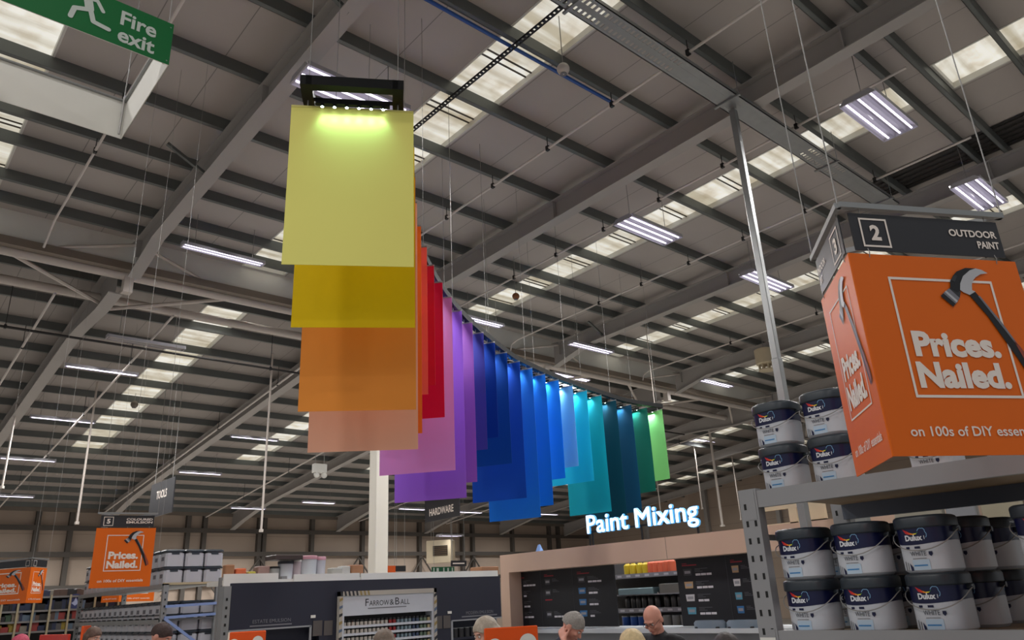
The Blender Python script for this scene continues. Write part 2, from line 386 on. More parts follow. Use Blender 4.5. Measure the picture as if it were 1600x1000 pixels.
for (x, lab) in ((2.6, 'thin pale pipe at the far left under the far roof'), (5.0, 'thin pale pipe crossing left of the far rooflight strip'),
                 (9.0, 'thin pale pipe crossing right of the far rooflight strip'), (13.6, 'thin pale pipe beyond the second far rafter'),
                 (22.0, 'thin pale pipe under the far roof, right of the banners'), (28.0, 'thin pale pipe under the far roof near the gable')):
    pipe('sprinkler_pipe', [(x, 17.2, zf(17.2)-.75), (x, 38, zf(38)-.75)], 0.028, M_cond, lab, 'pipe', 'sprinkler pipes under the far roof', [(x, y, zf(y)-.75, zf(y)-.19) for y in (20.34, 24.75, 29.16, 33.57)])
pipe('water_main', [(0.5, 18.6, zf(18.6)-1.05), (26, 18.6, zf(18.6)-1.05)], 0.03, mat('black steel pipe', (40, 38, 37), 0.5), 'thin black pipe crossing below the first far purlins', 'pipe', None, [(x, 18.6, zf(18.6)-1.05, zf(18.6)-.0) for x in (2, 8, 14)])
# perforated cable tray
root = empty('cable_tray', (5.2, 4.95, 6.98+CZ), 'wide perforated grey cable tray under the roof, passing the galvanised pole', 'cable tray')
b = MB(); L = 9.6; w = .36
b.box(0, L, -w/2, -w/2+.015, 0, .06); b.build('side_rail', M_galv, root)
b = MB(); b.box(0, L, w/2-.015, w/2, 0, .06); b.build('side_rail', M_galv, root)
b = MB(); x = 0
b.box(0, L, -.045, .045, 0, .004); b.box(0, L, -w/2, -w/2+.06, 0, .004); b.box(0, L, w/2-.06, w/2, 0, .004)
while x < L:
    solid = not (x < 2.6 or 6.2 < x < 7.4)
    b.box(x, x+(.085 if solid else .045), -w/2, w/2, 0.001, .003); x += .085
b.build('perforated_base', M_galv, root)
for x in (.6, 3.9, 7.0, 9.2):
    h = MB(); h.tube([(x, -w/2-.02, -.02), (x, -w/2-.02, zn(4.95)-.1-root.location.z)], .006, 5); h.tube([(x, w/2+.02, -.02), (x, w/2+.02, zn(4.95)-.1-root.location.z)], .006, 5)
    h.box(x-.02, x+.02, -w/2-.05, w/2+.05, -.03, -.002); h.build('hanger', M_galv, root)
# dark cable ladder under the second rooflight
root = empty('cable_ladder', (6.02, 4.9, 7.34+CZ), 'narrow dark perforated strip running beneath the bright rooflight behind the banner rail', 'cable ladder')
b = MB(); b.box(-.035, -.027, 0, 4.6, 0, .03); b.box(.027, .035, 0, 4.6, 0, .03)
y = 0
while y < 4.6: b.box(-.035, .035, y, y+.05, 0, .004); y += .08
b.build('strip', mat('dark steel strip', (46, 46, 48), 0.5, 0.3), root)
h = MB()
for y in (.2, 1.42, 2.9, 4.4): h.tube([(0, y, .0), (0, y, zn(4.9+y)-.2-root.location.z)], .006, 5)
h.build('hanger', M_black, root)
pipe('blue_pipe', [(4.2, 6.44, zn(6.3)-.235), (8.2, 6.44, zn(6.3)-.235)], 0.028, mat('blue plastic pipe', (38, 84, 160), 0.4), 'blue pipe clipped under a purlin above the banner rail', 'pipe')
# galvanised service pole
root = empty('service_pole', (9.36, 5.02, 0), 'square galvanised steel pole rising from behind the paint tubs to the cable tray', 'pole')
b = MB(); b.bevbox(-.055, .055, -.055, .055, 0, 4.8, .008); b.build('lower_length', M_galv, root)
b = MB(); b.bevbox(-.048, .048, -.048, .048, 4.8, 6.95+CZ, .008); b.build('upper_length', M_galv, root)
b = MB(); b.bevbox(-.09, .09, -.09, .09, 0, .015, .005); b.build('base_plate', M_galv, root)
# pendant speakers and sensors
def pendant(p, r, top, m, label, cat='speaker', name='pendant_speaker'):
    root = empty(name, p, label, cat)
    MB().sphere((0, 0, 0), r, n=20, m=14).build('globe', m, root, smooth=True)
    MB().lathe([(r*.55, -r*.99), (r*.5, -r*.86), (0.001, -r*.86)], 16).build('grille', mat('speaker grille', (120, 118, 120), 0.6), root)
    b = MB(); b.tube([(0, 0, r*.9), (0, 0, top-p.z)], .007, 5); b.build('cord', M_wire, root)
    return root
p = at_z(880, 108, 6.75); pendant(p, .088, zn(p.y), mat('off white plastic globe', (206, 196, 190), 0.4), 'white ball speaker hanging by the rooflight above the cable tray')
p = at_z(806, 463, 6.5); pendant(p, .085, zn(p.y), mat('brown plastic globe', (150, 92, 50), 0.4), 'small brown ball sounder hanging under the long rooflight in the middle', 'sounder', 'ball_sounder')
p = at_y(210, 632, 24.5); pendant(p, .11, zf(p.y), mat('grey plastic globe', (120, 112, 104), 0.5), 'small grey ball speaker hanging under the far rooflight on the left')

# ================================================================== LIGHT FITTINGS
def batten(name, x, y, z, tubes, L, lit, label, top, rz=0.0, tw=0.085, lamp=1.0, wide=False, tr=.016):
    root = empty(name, (x, y, z), label, 'light fitting', 'fluorescent fittings', rz)
    w = tubes*tw/2+.02
    b = MB()
    b._add([(-L/2, -w, 0.02), (L/2, -w, 0.02), (L/2, -w*.7, .085), (-L/2, -w*.7, .085), (-L/2, w, 0.02), (L/2, w, 0.02), (L/2, w*.7, .085), (-L/2, w*.7, .085)],
           [(0, 1, 2, 3), (5, 4, 7, 6), (3, 2, 6, 7)])
    for k in range(tubes+1):                                  # folded reflector ridges between the tubes
        yy = -w+2*w*k/tubes
        b._add([(-L/2, yy, .0), (L/2, yy, .0), (L/2, min(w, yy+.02), .07), (-L/2, min(w, yy+.02), .07), (L/2, max(-w, yy-.02), .07), (-L/2, max(-w, yy-.02), .07)], [(0, 1, 2, 3), (1, 0, 5, 4)])
    b.build('reflector', M_lampbody, root, recalc=False)
    for s in (-1, 1):
        e = MB(); e._add([(s*L/2, -w, .0), (s*L/2, w, .0), (s*L/2, w*.7, .09), (s*L/2, -w*.7, .09), (s*(L/2+.02), -w, .0), (s*(L/2+.02), w, .0), (s*(L/2+.02), w*.7, .09), (s*(L/2+.02), -w*.7, .09)],
               [(0, 1, 2, 3), (7, 6, 5, 4), (0, 4, 5, 1), (1, 5, 6, 2), (2, 6, 7, 3), (3, 7, 4, 0)]); e.build('end_plate', M_lampbody, root)
    for k in range(tubes):
        yy = -w+2*w*(k+.5)/tubes
        t = MB(); t.tube([(-L/2+.03, yy, .022), (L/2-.03, yy, .022)], tr, 8)
        t.build('tube', M_tubeon if lit else mat('fluorescent tube unlit', (196, 190, 182), 0.3), root, smooth=True)
    if lit:
        Ld = bpy.data.lights.new('tube_light', 'AREA' if wide else 'SPOT'); Ld.color = (1.0, .98, .96)
        if wide: Ld.energy = LAMP*.155; Ld.shape = 'RECTANGLE'; Ld.size = L; Ld.size_y = 2*w
        else: Ld.energy = LAMP*lamp; Ld.spot_size = math.radians(165); Ld.spot_blend = .5; Ld.shadow_soft_size = .55
        lo = bpy.data.objects.new('tube_light', Ld); COL.objects.link(lo); lo.parent = root; lo.location = (0, 0, -.06)
    for s in (-1, 1):
        h = MB(); h.tube([(s*L*.36, 0, .085), (s*L*.36, 0, top-z)], .006, 5); h.build('suspension_wire', M_wire, root)
    return root
def deck(x, y):
    f_ = zn if y < YJ0 else zf
    gl = y < 2.9 or 3.48 < y < YJ0-.1 or YJ1 < y < 31
    return f_(y)+(.10 if gl and any(a < x < c for a, c in STRIPS) and x > 0 else -.002)
def fit_near(p, z, *a, **k):
    q = at_z(p[0], p[1], z); return batten('batten_light', q.x, q.y, q.z, *a, top=deck(q.x, q.y), **k)
fit_near((350, 400), 6.7, tubes=2, L=1.62, lit=True, label='lit twin tube light left of the yellow banners, before the valley')
fit_near((551, 152), 6.7, tubes=3, L=1.6, lit=True, label='lit three tube light seen through the banner rail end frame', tw=.16)
fit_near((1014, 362), 6.7, tubes=3, L=1.55, lit=True, label='lit three tube light hanging in the middle between two rafters', tw=.15)
fit_near((1375, 184), 6.7, tubes=3, L=1.5, lit=True, label='large lit three tube light at top right above the black sign', tw=.17)
fit_near((1531, 306), 6.7, tubes=3, L=1.5, lit=True, label='lit three tube light just above the right end of the black aisle sign', tw=.16)
fit_near((1199, 441), 6.7, tubes=3, L=1.7, lit=True, label='lit light fitting crossed by the galvanised pole', tw=.13)
fit_near((924, 545), 6.7, tubes=2, L=1.7, lit=True, label='lit twin tube light above the azure banners at the valley', tw=.12)
fit_near((1120, 600), 6.7, tubes=2, L=1.75, lit=True, label='lit twin tube light right of the banner tops, left of the cream fan', tw=.12)
fit_near((754, 504), 6.7, tubes=2, L=1.3, lit=True, label='lit light fitting peeping out above the violet banner tops', tw=.1)
for x, y in ((-2.2, 3.5), (-2.2, 8.2), (-2.2, -2.5), (-7.5, -2.5), (-7.5, 3.5), (-7.5, 8.2), (4.1, -2.5)):  # unseen fittings added to light the near tubs, sign and banners
    o = batten('batten_light', x, y, 6.7+CZ, 3, 1.5, True, 'unseen three tube light added over the aisles to brighten the near goods', zn(y)-.002, tw=.16, wide=True)
    o['group'] = 'added fluorescent fittings outside the frame'
def fit_far(p, y, *a, **k):
    q = at_y(p[0], p[1], y); return batten('batten_light', q.x, q.y, q.z, *a, top=deck(q.x, q.y), **k)
far = [((229, 538), 18.3, False, 2, 'unlit light fitting crossing the top of the far rooflight on the left'),
       ((160, 580), 21.0, True, 1, 'lit single tube light left of the far rooflight, second from the valley'),
       ((99, 657), 25.5, True, 1, 'lit single tube light below left of the far rooflight'),
       ((44, 719), 29.5, True, 1, 'lit single tube light at the left edge, above the far left sign'),
       ((398, 686), 25.8, True, 1, 'lit single tube light left of the peach banner bottom'),
       ((313, 740), 30.0, True, 1, 'lit single tube light above the black tools sign'),
       ((373, 465), 17.6, True, 1, 'lit light fitting lying along the valley tube left of the yellow banner'),
       ((498, 786), 33.0, True, 2, 'lit light fitting left of the white column'),
       ((644, 796), 34.5, True, 2, 'lit light fitting between the white column and the hardware sign'),
       ((735, 801), 34.8, True, 2, 'lit light fitting just right of the hardware sign'),
       ((856, 804), 34.8, True, 2, 'lit light fitting under the bright blue banner bottoms'),
       ((1100, 689), 21.5, True, 2, 'lit light fitting beside the thick grey rod, right of the green banner'),
       ((1090, 720), 25.0, True, 2, 'lit light fitting right of the green banner bottom corner'),
       ((1085, 766), 30.0, True, 2, 'lit light fitting low above the lit lettering'),
       ((1183, 733), 25.6, True, 2, 'lit light fitting partly hidden by the left paint tubs'),
       ((15, 776), 34.5, True, 1, 'lit single tube light low at the left edge'),
       ((388, 795), 34.5, True, 1, 'lit single tube light low between the tools sign and the white column'),
       ((892, 590), 17.2, True, 2, 'small lit fitting glimpsed between the valley tube and the banner rail')]
for p, y, lit, tb, lab in far:
    fit_far(p, y, tubes=tb, L=1.7 if y < 28 else 1.6, lit=lit, label=lab, tw=.1, tr=.034 if lit else .02)
# thin rods hanging down from the roof
rods = [((430, 575), (408, 830), 20, .03, 'thin white rod hanging left of the orange banner'), ((148, 705), (120, 818), 24, .03, 'thin white rod hanging above left of the number 5 sign'),
        ((22, 680), (3, 762), 26, .03, 'thin white rod hanging at the left edge'), ((1099, 640), (1129, 822), 19, .055, 'thick grey rod hanging right of the green banner'),
        ((1080, 690), (1097, 795), 22, .03, 'thin pale rod left of the thick grey rod'), ((1138, 680), (1158, 812), 22, .03, 'thin pale rod right of the thick grey rod'),
        ((1016, 380), (1024, 640), 13, .012, 'long thin white cord hanging above the green banner'), ((1026, 768), (1032, 800), 26, .03, 'thin pale rod below the green banner')]
for a, c, y, r, lab in rods:
    q = at_y(c[0], c[1], y); top = deck(q.x, y)
    root = empty('drop_rod', (q.x, q.y, q.z), lab, 'hanging rod', 'rods hanging from the roof')
    b = MB(); b.tube([(0, 0, 0), (0, 0, top-q.z)], r, 8); b.build('rod', M_tubew, root, smooth=True)
    b = MB(); b.tube([(0, 0, -.02), (0, 0, .05)], r*2, 8); b.build('end_fitting', M_tubew, root)
# cream fan, heater, twin emergency lamp
M_cream = mat('cream enamel', (205, 190, 162), 0.45)
p = at_y(1195, 558, 11.8); root = empty('ceiling_fan_unit', p, 'cream drum shaped air fan hanging beside the galvanised pole', 'fan')
MB().lathe([(.22, -.26), (.30, -.22), (.30, .24), (.2, .28), (.05, .29)], 20).build('drum', M_cream, root, smooth=True)
b = MB()
for k in range(8):
    a = k*math.pi/4; b.box(.22*math.cos(a)-.02, .22*math.cos(a)+.02, .22*math.sin(a)-.02, .22*math.sin(a)+.02, -.42, -.24)
b.lathe([(.25, -.44), (.25, -.41)], 16); b.build('outlet_guard', M_cream, root)
b = MB(); b.tube([(0, 0, .28), (0, 0, zn(p.y)-p.z)], .012, 6); b.build('suspension_rod', M_wire, root)
p = at_y(690, 862, 30); root = empty('unit_heater', p, 'cream box heater with a dark square outlet hanging below the hardware sign', 'heater')
d = math.atan2(-p.x, -p.y)
g = MB(); g.bevbox(-.62, .55, -.4, .4, -.5, .5, .02); hb = g.build('casing', M_cream, root); hb.rotation_euler = (0, 0, -.9)
g = MB(); g.box(-.30, .40, -.42, -.395, -.2, .25); o = g.build('outlet', mat('dark heater louvre', (40, 30, 22), 0.6), hb)
g = MB()
for k in range(5): g.box(-.28, .38, -.43, -.41, -.17+.085*k, -.14+.085*k)
g.build('louvre', mat('brown louvre blade', (92, 72, 48), 0.5), hb)
g = MB()
for s in (-.5, .45): g.tube([(s, 0, .5), (s, 0, zf(30)-p.z)], .012, 5)
g.build('suspension_rod', M_wire, hb)
p = at_y(703, 838, 29.2); batten('batten_light', p.x, p.y, p.z, 2, 1.2, True, 'lit twin fitting just above the cream heater', zf(p.y)-.19, 0, .25, .08)
p = at_y(499, 738, 22); root = empty('emergency_light', p, 'white twin spot emergency light hanging below the peach banner', 'emergency light')
MB().bevbox(-.22, .22, -.1, .1, -.02, .26, .02).build('battery_box', M_white, root)
for s in (-1, 1): MB().sphere((s*.13, -.08, -.1), .09, n=14, m=8).build('spot_head', M_white, root, smooth=True)
b = MB(); b.tube([(-.15, 0, .25), (-.15, 0, zf(22)-p.z)], .01, 5); b.tube([(.15, 0, .25), (.15, 0, zf(22)-p.z)], .01, 5); b.build('suspension_wire', M_wire, root)
# black department signs
def dept(name, words, px0, px1, ytop, ybot0, ybot1, y, dy, label, tbox):
    A = at_y(px0, ybot0, y); Bp = at_z(px1, ybot1, A.z-CZ)
    za = z_on(px0, ytop, A); h = za-A.z
    A = Vector((A.x, A.y, A.z)); root = empty(name, A, label, 'sign')
    Bp.z = A.z
    fr = face_on(A, Bp, root); w = fr['w']
    b = MB(); b.box(0, w, 0, .03, 0, h); pn = b.build('board', M_header, root); put(pn, fr)
    text('lettering', words, (tbox[0]*w, tbox[1]*w, tbox[2]*h, tbox[3]*h), M_print, pn, .02, -.004)
    b = MB()
    for s in (.12, .88): b.tube([(w*s, .015, h), (w*s, .015, zf(A.y)-A.z)], .008, 5)
    b.build('hanging_wire', M_wire, pn)
dept('department_sign', 'HARDWARE', 664, 718, 775, 817, 806, 24, -3.2, 'black hanging sign reading HARDWARE below the violet banner', (.14, .84, .20, .46))
dept('department_sign', 'TOOLS', 231, 268, 758, 811, 800, 24, -3.4, 'black hanging sign reading TOOLS above the number 5 sign', (.28, .72, .5, .74))
# ================================================================== BANNERS AND THEIR RAIL
ZT = 3.85
TOPS = [(646, 175), None, None, (650, 316), (657, 352), (666, 385), (677, 414), (691, 440), (705, 464), (721, 484), (737, 505), (755, 518), (772, 534), (791, 549),
        (812, 567), (831, 573), (851, 585), (872, 592), (894, 602), (916, 610), (939, 616), (962, 625), (985, 632), (1011, 636), (1034, 639)]
BOTS = [(646, 417), (643, 512), (643, 640), (643, 702), (650, 677), (657, 616), (663, 602), (685, 652), (700, 735), (718, 778), (736, 753), (757, 702), (776, 683), (794, 724),
        (818, 778), (842, 808), (863, 789), (880, 747), (901, 728), (928, 751), (953, 799), (979, 806), (1002, 799), (1023, 767), (1043, 748)]
KINDS = [('pale yellow', (240, 232, 128)), ('mustard yellow', (232, 196, 14)), ('soft orange', (236, 148, 62)), ('peach', (240, 184, 156)), ('dark orange', (232, 112, 36)),
         ('coral', (236, 100, 88)), ('red', (206, 26, 52)), ('crimson', (216, 12, 62)), ('lilac pink', (204, 136, 208)), ('violet', (158, 104, 222)), ('mauve', (166, 104, 190)),
         ('indigo', (70, 72, 164)), ('deep blue', (6, 58, 158)), ('royal blue', (4, 74, 168)), ('cobalt blue', (14, 78, 190)), ('bright blue', (24, 118, 218)), ('azure blue', (10, 116, 214)),
         ('sky blue', (24, 140, 244)), ('powder blue', (112, 182, 226)), ('cyan', (22, 182, 216)), ('teal', (10, 152, 168)), ('dark teal', (0, 58, 76)), ('petrol blue', (0, 62, 94)),
         ('dark green', (0, 88, 74)), ('apple green', (118, 190, 110))]
R0 = [at_z(*t, ZT) if t else None for t in TOPS]
for k in (1, 2): R0[k] = R0[0].lerp(R0[3], k/3)
Rs = []
for i, p in enumerate(R0):                    # gentle smoothing along the curve
    if 0 < i < len(R0)-1: p = (R0[i-1]+2*R0[i]+R0[i+1])/4
    Rs.append(p.copy())
BW = 0.257*ZT
def frame_at(i):
    a, b = Rs[max(i-2, 0)], Rs[min(i+2, len(Rs)-1)]; t = (b-a); t.z = 0; t.normalize()
    if i < 4: t = (Vector((.533, .848, 0))*(4-i)+t*i).normalized()
    return t, Vector((-t.y, t.x, 0))          # tangent (away from the photographer), left
BANN = []
for i, R in enumerate(Rs):
    t, lf = frame_at(i)
    zb_ = z_on(BOTS[i][0], BOTS[i][1], R)
    Lp = R + lf*BW; c = (R+Lp)/2; h = R.z-zb_; BANN.append((c, t, lf))
    rz = math.atan2(-lf.y, -lf.x)             # local x runs left to right
    o = empty('colour_banner', (c.x, c.y, R.z), 'large flat %s hanging banner on the curved rail' % KINDS[i][0], 'banner', 'hanging colour banners', rz)
    b = MB(); nx, nz = 8, 10; vs = []; fs = []
    def S_(u, v): return 0.012*math.sin(math.pi*v)*math.cos(2.2*u+i)
    for sy in (0, .004):
        for j in range(nz+1):
            for k in range(nx+1):
                u, v = k/nx, j/nz; vs.append((-BW/2+BW*u, S_(u, v)+sy, -h*v))
    n0 = (nx+1)*(nz+1)
    for j in range(nz):
        for k in range(nx):
            q = j*(nx+1)+k; fs.append((q, q+1, q+nx+2, q+nx+1)); fs.append((n0+q, n0+q+nx+1, n0+q+nx+2, n0+q+1))
    for k in range(nx): fs.append((k, n0+k, n0+k+1, k+1)); q = nz*(nx+1)+k; fs.append((q, q+1, n0+q+1, n0+q))
    for j in range(nz):
        q = j*(nx+1); fs.append((q, q+nx+1, n0+q+nx+1, n0+q)); q += nx; fs.append((q, n0+q, n0+q+nx+1, q+nx+1))
    b._add(vs, fs); b.build('sheet', mat('satin %s sheet' % KINDS[i][0], KINDS[i][1], 0.6, 0, 0.02, 1.5, spec=.15), o, smooth=True)
    b = MB(); b.box(-BW/2, BW/2, -.004, .010, -.012, .006); b.build('top_batten', M_wire if i > 0 else mat('yellow edge strip', (220, 210, 120), .5), o)
    for s in (-.369, .369):
        b = MB(); b.tube([(s*BW, .002, 0), (s*BW, .002, .062)], .006, 5); b.build('hook', M_wire, o)
# rail: two curved side tubes joined by a crossbar with spotlights over every banner
M_rail_b = mat('black rail paint', (17, 18, 19), 0.6, 0, 0.06, 3, spec=.2)
o0 = BANN[0][0]; root = empty('banner_rail', (o0.x, o0.y, ZT+CZ+.06), 'long curved black lighting rail carrying the colour banners', 'lighting rail')
pts = [(c, t, lf) for c, t, lf in BANN]
c, t, lf = pts[0]; first = c - t*.21; c, t, lf = pts[-1]; last = c + t*.15
ext = [(first, pts[0][1], pts[0][2])] + pts + [(last, pts[-1][1], pts[-1][2])]
HW = .365
for s in (1, -1):
    b = MB(); rings = []
    for c, t, lf in ext:
        m_ = c+lf*(s*HW)-o0; w = lf*.045
        rings.append([(m_.x-w.x, m_.y-w.y, .0), (m_.x+w.x, m_.y+w.y, .0), (m_.x+w.x, m_.y+w.y, .09), (m_.x-w.x, m_.y-w.y, .09)])
    b.loft(rings); b.build('side_rail', M_rail_b, root)
def crossbar(c, t, lf, w, name='crossbar'):
    b = MB(); a = c+lf*HW-o0; e = c-lf*HW-o0; b.bar((a.x, a.y, .045), (e.x, e.y, .045), w, .088); return b.build(name, M_rail_b, root)
crossbar(first+pts[0][1]*.04, pts[0][1], pts[0][2], .08, 'end_bar'); crossbar(last, pts[-1][1], pts[-1][2], .08, 'end_bar')
M_led = mat('cool white spotlight lens', (225, 255, 240), .3, 0, 0, 1, emit=18)
def led_light(kind, name, parent, col, power):
    L = bpy.data.lights.new(name, kind); L.color = col; L.energy = power; o = bpy.data.objects.new(name, L); COL.objects.link(o); o.parent = parent; return o
for i, (c, t, lf) in enumerate(BANN):
    f = c - t*.045 - o0
    b = MB(); b.bar((f.x+lf.x*.30, f.y+lf.y*.30, -.05), (f.x-lf.x*.30, f.y-lf.y*.30, -.05), .035, .03); bar = b.build('spotlight_bar', M_rail_b, root)
    b = MB(); b.bar((c.x-o0.x+lf.x*HW, c.y-o0.y+lf.y*HW, .012), (c.x-o0.x-lf.x*HW, c.y-o0.y-lf.y*HW, .012), .025, .02)
    for s in (-.2, .2): b.bar((c.x-o0.x+lf.x*s, c.y-o0.y+lf.y*s, .012), (f.x+lf.x*s, f.y+lf.y*s, -.045), .012, .012)
    b.build('crossbar', M_rail_b, root)
    for k in range(6):
        u = (k-2.5)*.098; q = f+lf*u
        b = MB(); b.lathe([(.015, -.085), (.015, -.052)], 10, (q.x, q.y, 0)); b.build('spotlight', M_rail_b, bar, smooth=True)
        if i < 1 or k in (0, 2, 3, 5):
            b = MB(); b.lathe([(.0125, -.0885), (.0125, -.086)], 10, (q.x, q.y, 0)); b.build('spotlight_lens', M_led, bar)
        if i == 0:
            L = led_light('SPOT', 'spotlight_beam', bar, (.45, 1.0, .85), 1.5*LED); L.data.spot_size = math.radians(70); L.data.spot_blend = .9; L.data.shadow_soft_size = .01
            L.location = (q.x, q.y, -.095); L.rotation_euler = (Vector((t.x*.11, t.y*.11, -1))).to_track_quat('-Z', 'Y').to_euler()
    if True:
        L = led_light('AREA', 'spotlight_beam', bar, (.72, .9, 1.0) if i else (.5, 1.0, .85), (6.0 if i > 7 else 1.0 if i else .8)*LED); L.data.shape = 'RECTANGLE'; L.data.size = .5; L.data.size_y = .02; L.data.spread = math.radians(110)
        L.location = (f.x, f.y, -.095)
        z_ax = -Vector((t.x*.14, t.y*.14, -1)).normalized(); x_ax = lf.normalized(); y_ax = z_ax.cross(x_ax).normalized(); x_ax = y_ax.cross(z_ax)
        L.rotation_euler = Matrix((x_ax, y_ax, z_ax)).transposed().to_euler()
for i in list(range(0, len(BANN), 3)):
    c, t, lf = BANN[i]
    for s in (1, -1):
        p = c+lf*(s*HW)-o0; P_ = c+lf*(s*HW); top = deck(P_.x, P_.y)-root.location.z; b = MB(); b.tube([(p.x, p.y, .09), (p.x, p.y, top)], .0035, 5)
        b.build('suspension_wire', M_wire, root)

# ================================================================== FIRE EXIT SIGN (open square of four boards)
ZS = 4.2
A = at_z(272, 39, ZS); h = A.z - z_on(260, 101, A); SD = 1.20
root = empty('fire_exit_sign', (A.x, A.y, A.z), 'large square green and white hanging fire exit sign', 'sign')
M_green = mat('green sign face', (22, 106, 56), 0.3, 0, 0.04, 4)
b = MB(); b.box(-SD, 0, 0, .006, -h, 0, 0); b.build('front_board', M_white, root)
f = MB(); f.rect(-SD, 0, -h, 0, -.002); fr_ = f.build('green_face', M_green, root)
text('lettering', 'Fire\nexit', (-.362, -.112, -.335*h/.372, -.065*h/.372), mat('pale print', (196, 204, 196), .5), fr_, .025, -.004, 0, 'CENTER')
g = MB()                                        # running figure
LY = [-.004]
def limb(p, w):
    LY[0] -= .0004
    for k in range(len(p)-1):
        (x0, z0), (x1, z1) = p[k], p[k+1]; d = math.hypot(x1-x0, z1-z0); nx_, nz_ = -(z1-z0)/d*w/2, (x1-x0)/d*w/2
        g.flat([(x0-nx_, z0-nz_), (x1-nx_, z1-nz_), (x1+nx_, z1+nz_), (x0+nx_, z0+nz_)], LY[0]-.00005*k)
    for x0, z0 in p: g.flat([(x0+w/2*math.cos(a*math.pi/5), z0+w/2*math.sin(a*math.pi/5)) for a in range(10)], LY[0]-.0002)
X0 = -.58
g.flat([(X0+.028+.03*math.cos(a*math.pi/8), -.028+.03*math.sin(a*math.pi/8)) for a in range(16)], -.004)
limb([(X0, -.085), (X0+.02, -.165)], .058); limb([(X0-.115, -.10), (X0-.02, -.085), (X0+.06, -.075), (X0+.105, -.145)], .026)
limb([(X0+.015, -.175), (X0-.07, -.205), (X0-.085, -.285)], .034); limb([(X0+.03, -.18), (X0+.055, -.26), (X0+.155, -.275)], .034)
g.build('running_figure', mat('pale print', (196, 204, 196), .5), fr_)
g = MB()
for (x, z) in ((-.02, -.04), (-.02, -h+.03)): g.flat([(x+.006*math.cos(a*math.pi/4), z+.006*math.sin(a*math.pi/4)) for a in range(8)], -.0045)
g.build('rivet', M_galv, fr_)
b = MB(); b.box(-.006, 0, .006, SD, -h, 0); b.build('side_board', M_white, root)
b = MB(); b.box(-SD, 0, SD, SD+.006, -h, 0); b.build('back_board', M_white, root)
b = MB(); b.box(-SD, -SD+.006, .006, SD, -h, 0); b.build('side_board', M_white, root)
f = MB(); f._add([(.002, .01, -h), (.002, SD, -h), (.002, SD, 0), (.002, .01, 0)], [(0, 1, 2, 3)]); f.build('green_face', M_green, root)
b = MB()
for (x, y) in ((-.03, .03), (-.03, SD-.03), (-SD+.03, .03), (-SD+.03, SD-.03)):
    b.tube([(x, y, -h+.02), (x, y, .02)], .010, 6); b.tube([(x, y, 0), (x, y, zn(A.y+y)-.2-A.z)], .004, 5)
b.build('hanging_wire', M_wire, root)
b = MB(); b.box(-SD, 0, .006, .03, -.012, 0); b.box(-SD, 0, SD-.025, SD, -.012, 0); b.box(-.03, -.006, .03, SD-.03, -.012, 0); b.build('corner_frame', M_galv, root)

# ================================================================== AISLE SIGNS
def hammer(parent, w, h):
    """hammer picture printed on the board: u right, v down from the top left"""
    Q = lambda pts: [(u*w, -v*h) for u, v in pts]
    k = MB(); k.flat(Q([(.648, .198), (.688, .178), (.777, .31), (.89, .525), (.928, .628), (.888, .655), (.835, .53), (.726, .312)]), -.003, 0, 0)
    k.flat(Q([(.838, .43), (.87, .47), (.926, .58), (.935, .63), (.905, .64)]), -.0034, 0, 3)
    k.flat(Q([(.700, .205), (.712, .205), (.80, .345), (.86, .46), (.85, .46)]), -.0034, 0, 1)
    k.flat(Q([(.475, .213), (.505, .190), (.538, .170), (.586, .220), (.560, .245), (.533, .268)]), -.0032, 0, 1)
    k.flat(Q([(.475, .213), (.495, .198), (.552, .252), (.533, .268)]), -.0036, 0, 0)
    k.flat(Q([(.505, .190), (.516, .183), (.570, .236), (.560, .246)]), -.0036, 0, 2)
    k.flat(Q([(.538, .170), (.548, .163), (.602, .185), (.586, .220)]), -.0034, 0, 4)
    k.flat(Q([(.545, .168), (.555, .130), (.580, .100), (.610, .075), (.668, .053), (.730, .053), (.69, .075), (.645, .115), (.625, .150), (.600, .180), (.58, .19)]), -.0038, 0, 0)
    k.flat(Q([(.600, .176), (.612, .140), (.640, .100), (.690, .066), (.730, .053), (.765, .060), (.797, .077), (.750, .085), (.715, .103), (.690, .125), (.680, .145), (.672, .175), (.690, .182), (.650, .202), (.615, .188)]), -.0042, 0, 2)
    k.flat(Q([(.560, .125), (.585, .098), (.605, .098), (.580, .135)]), -.0044, 0, 4)
    return k.build('hammer_picture', [mat('print black', (20, 20, 24), .4), mat('print mid grey', (120, 120, 128), .4), mat('print light grey', (186, 186, 190), .4), mat('print red brown', (150, 70, 50), .4), mat('print dark grey', (46, 48, 52), .4)], parent)
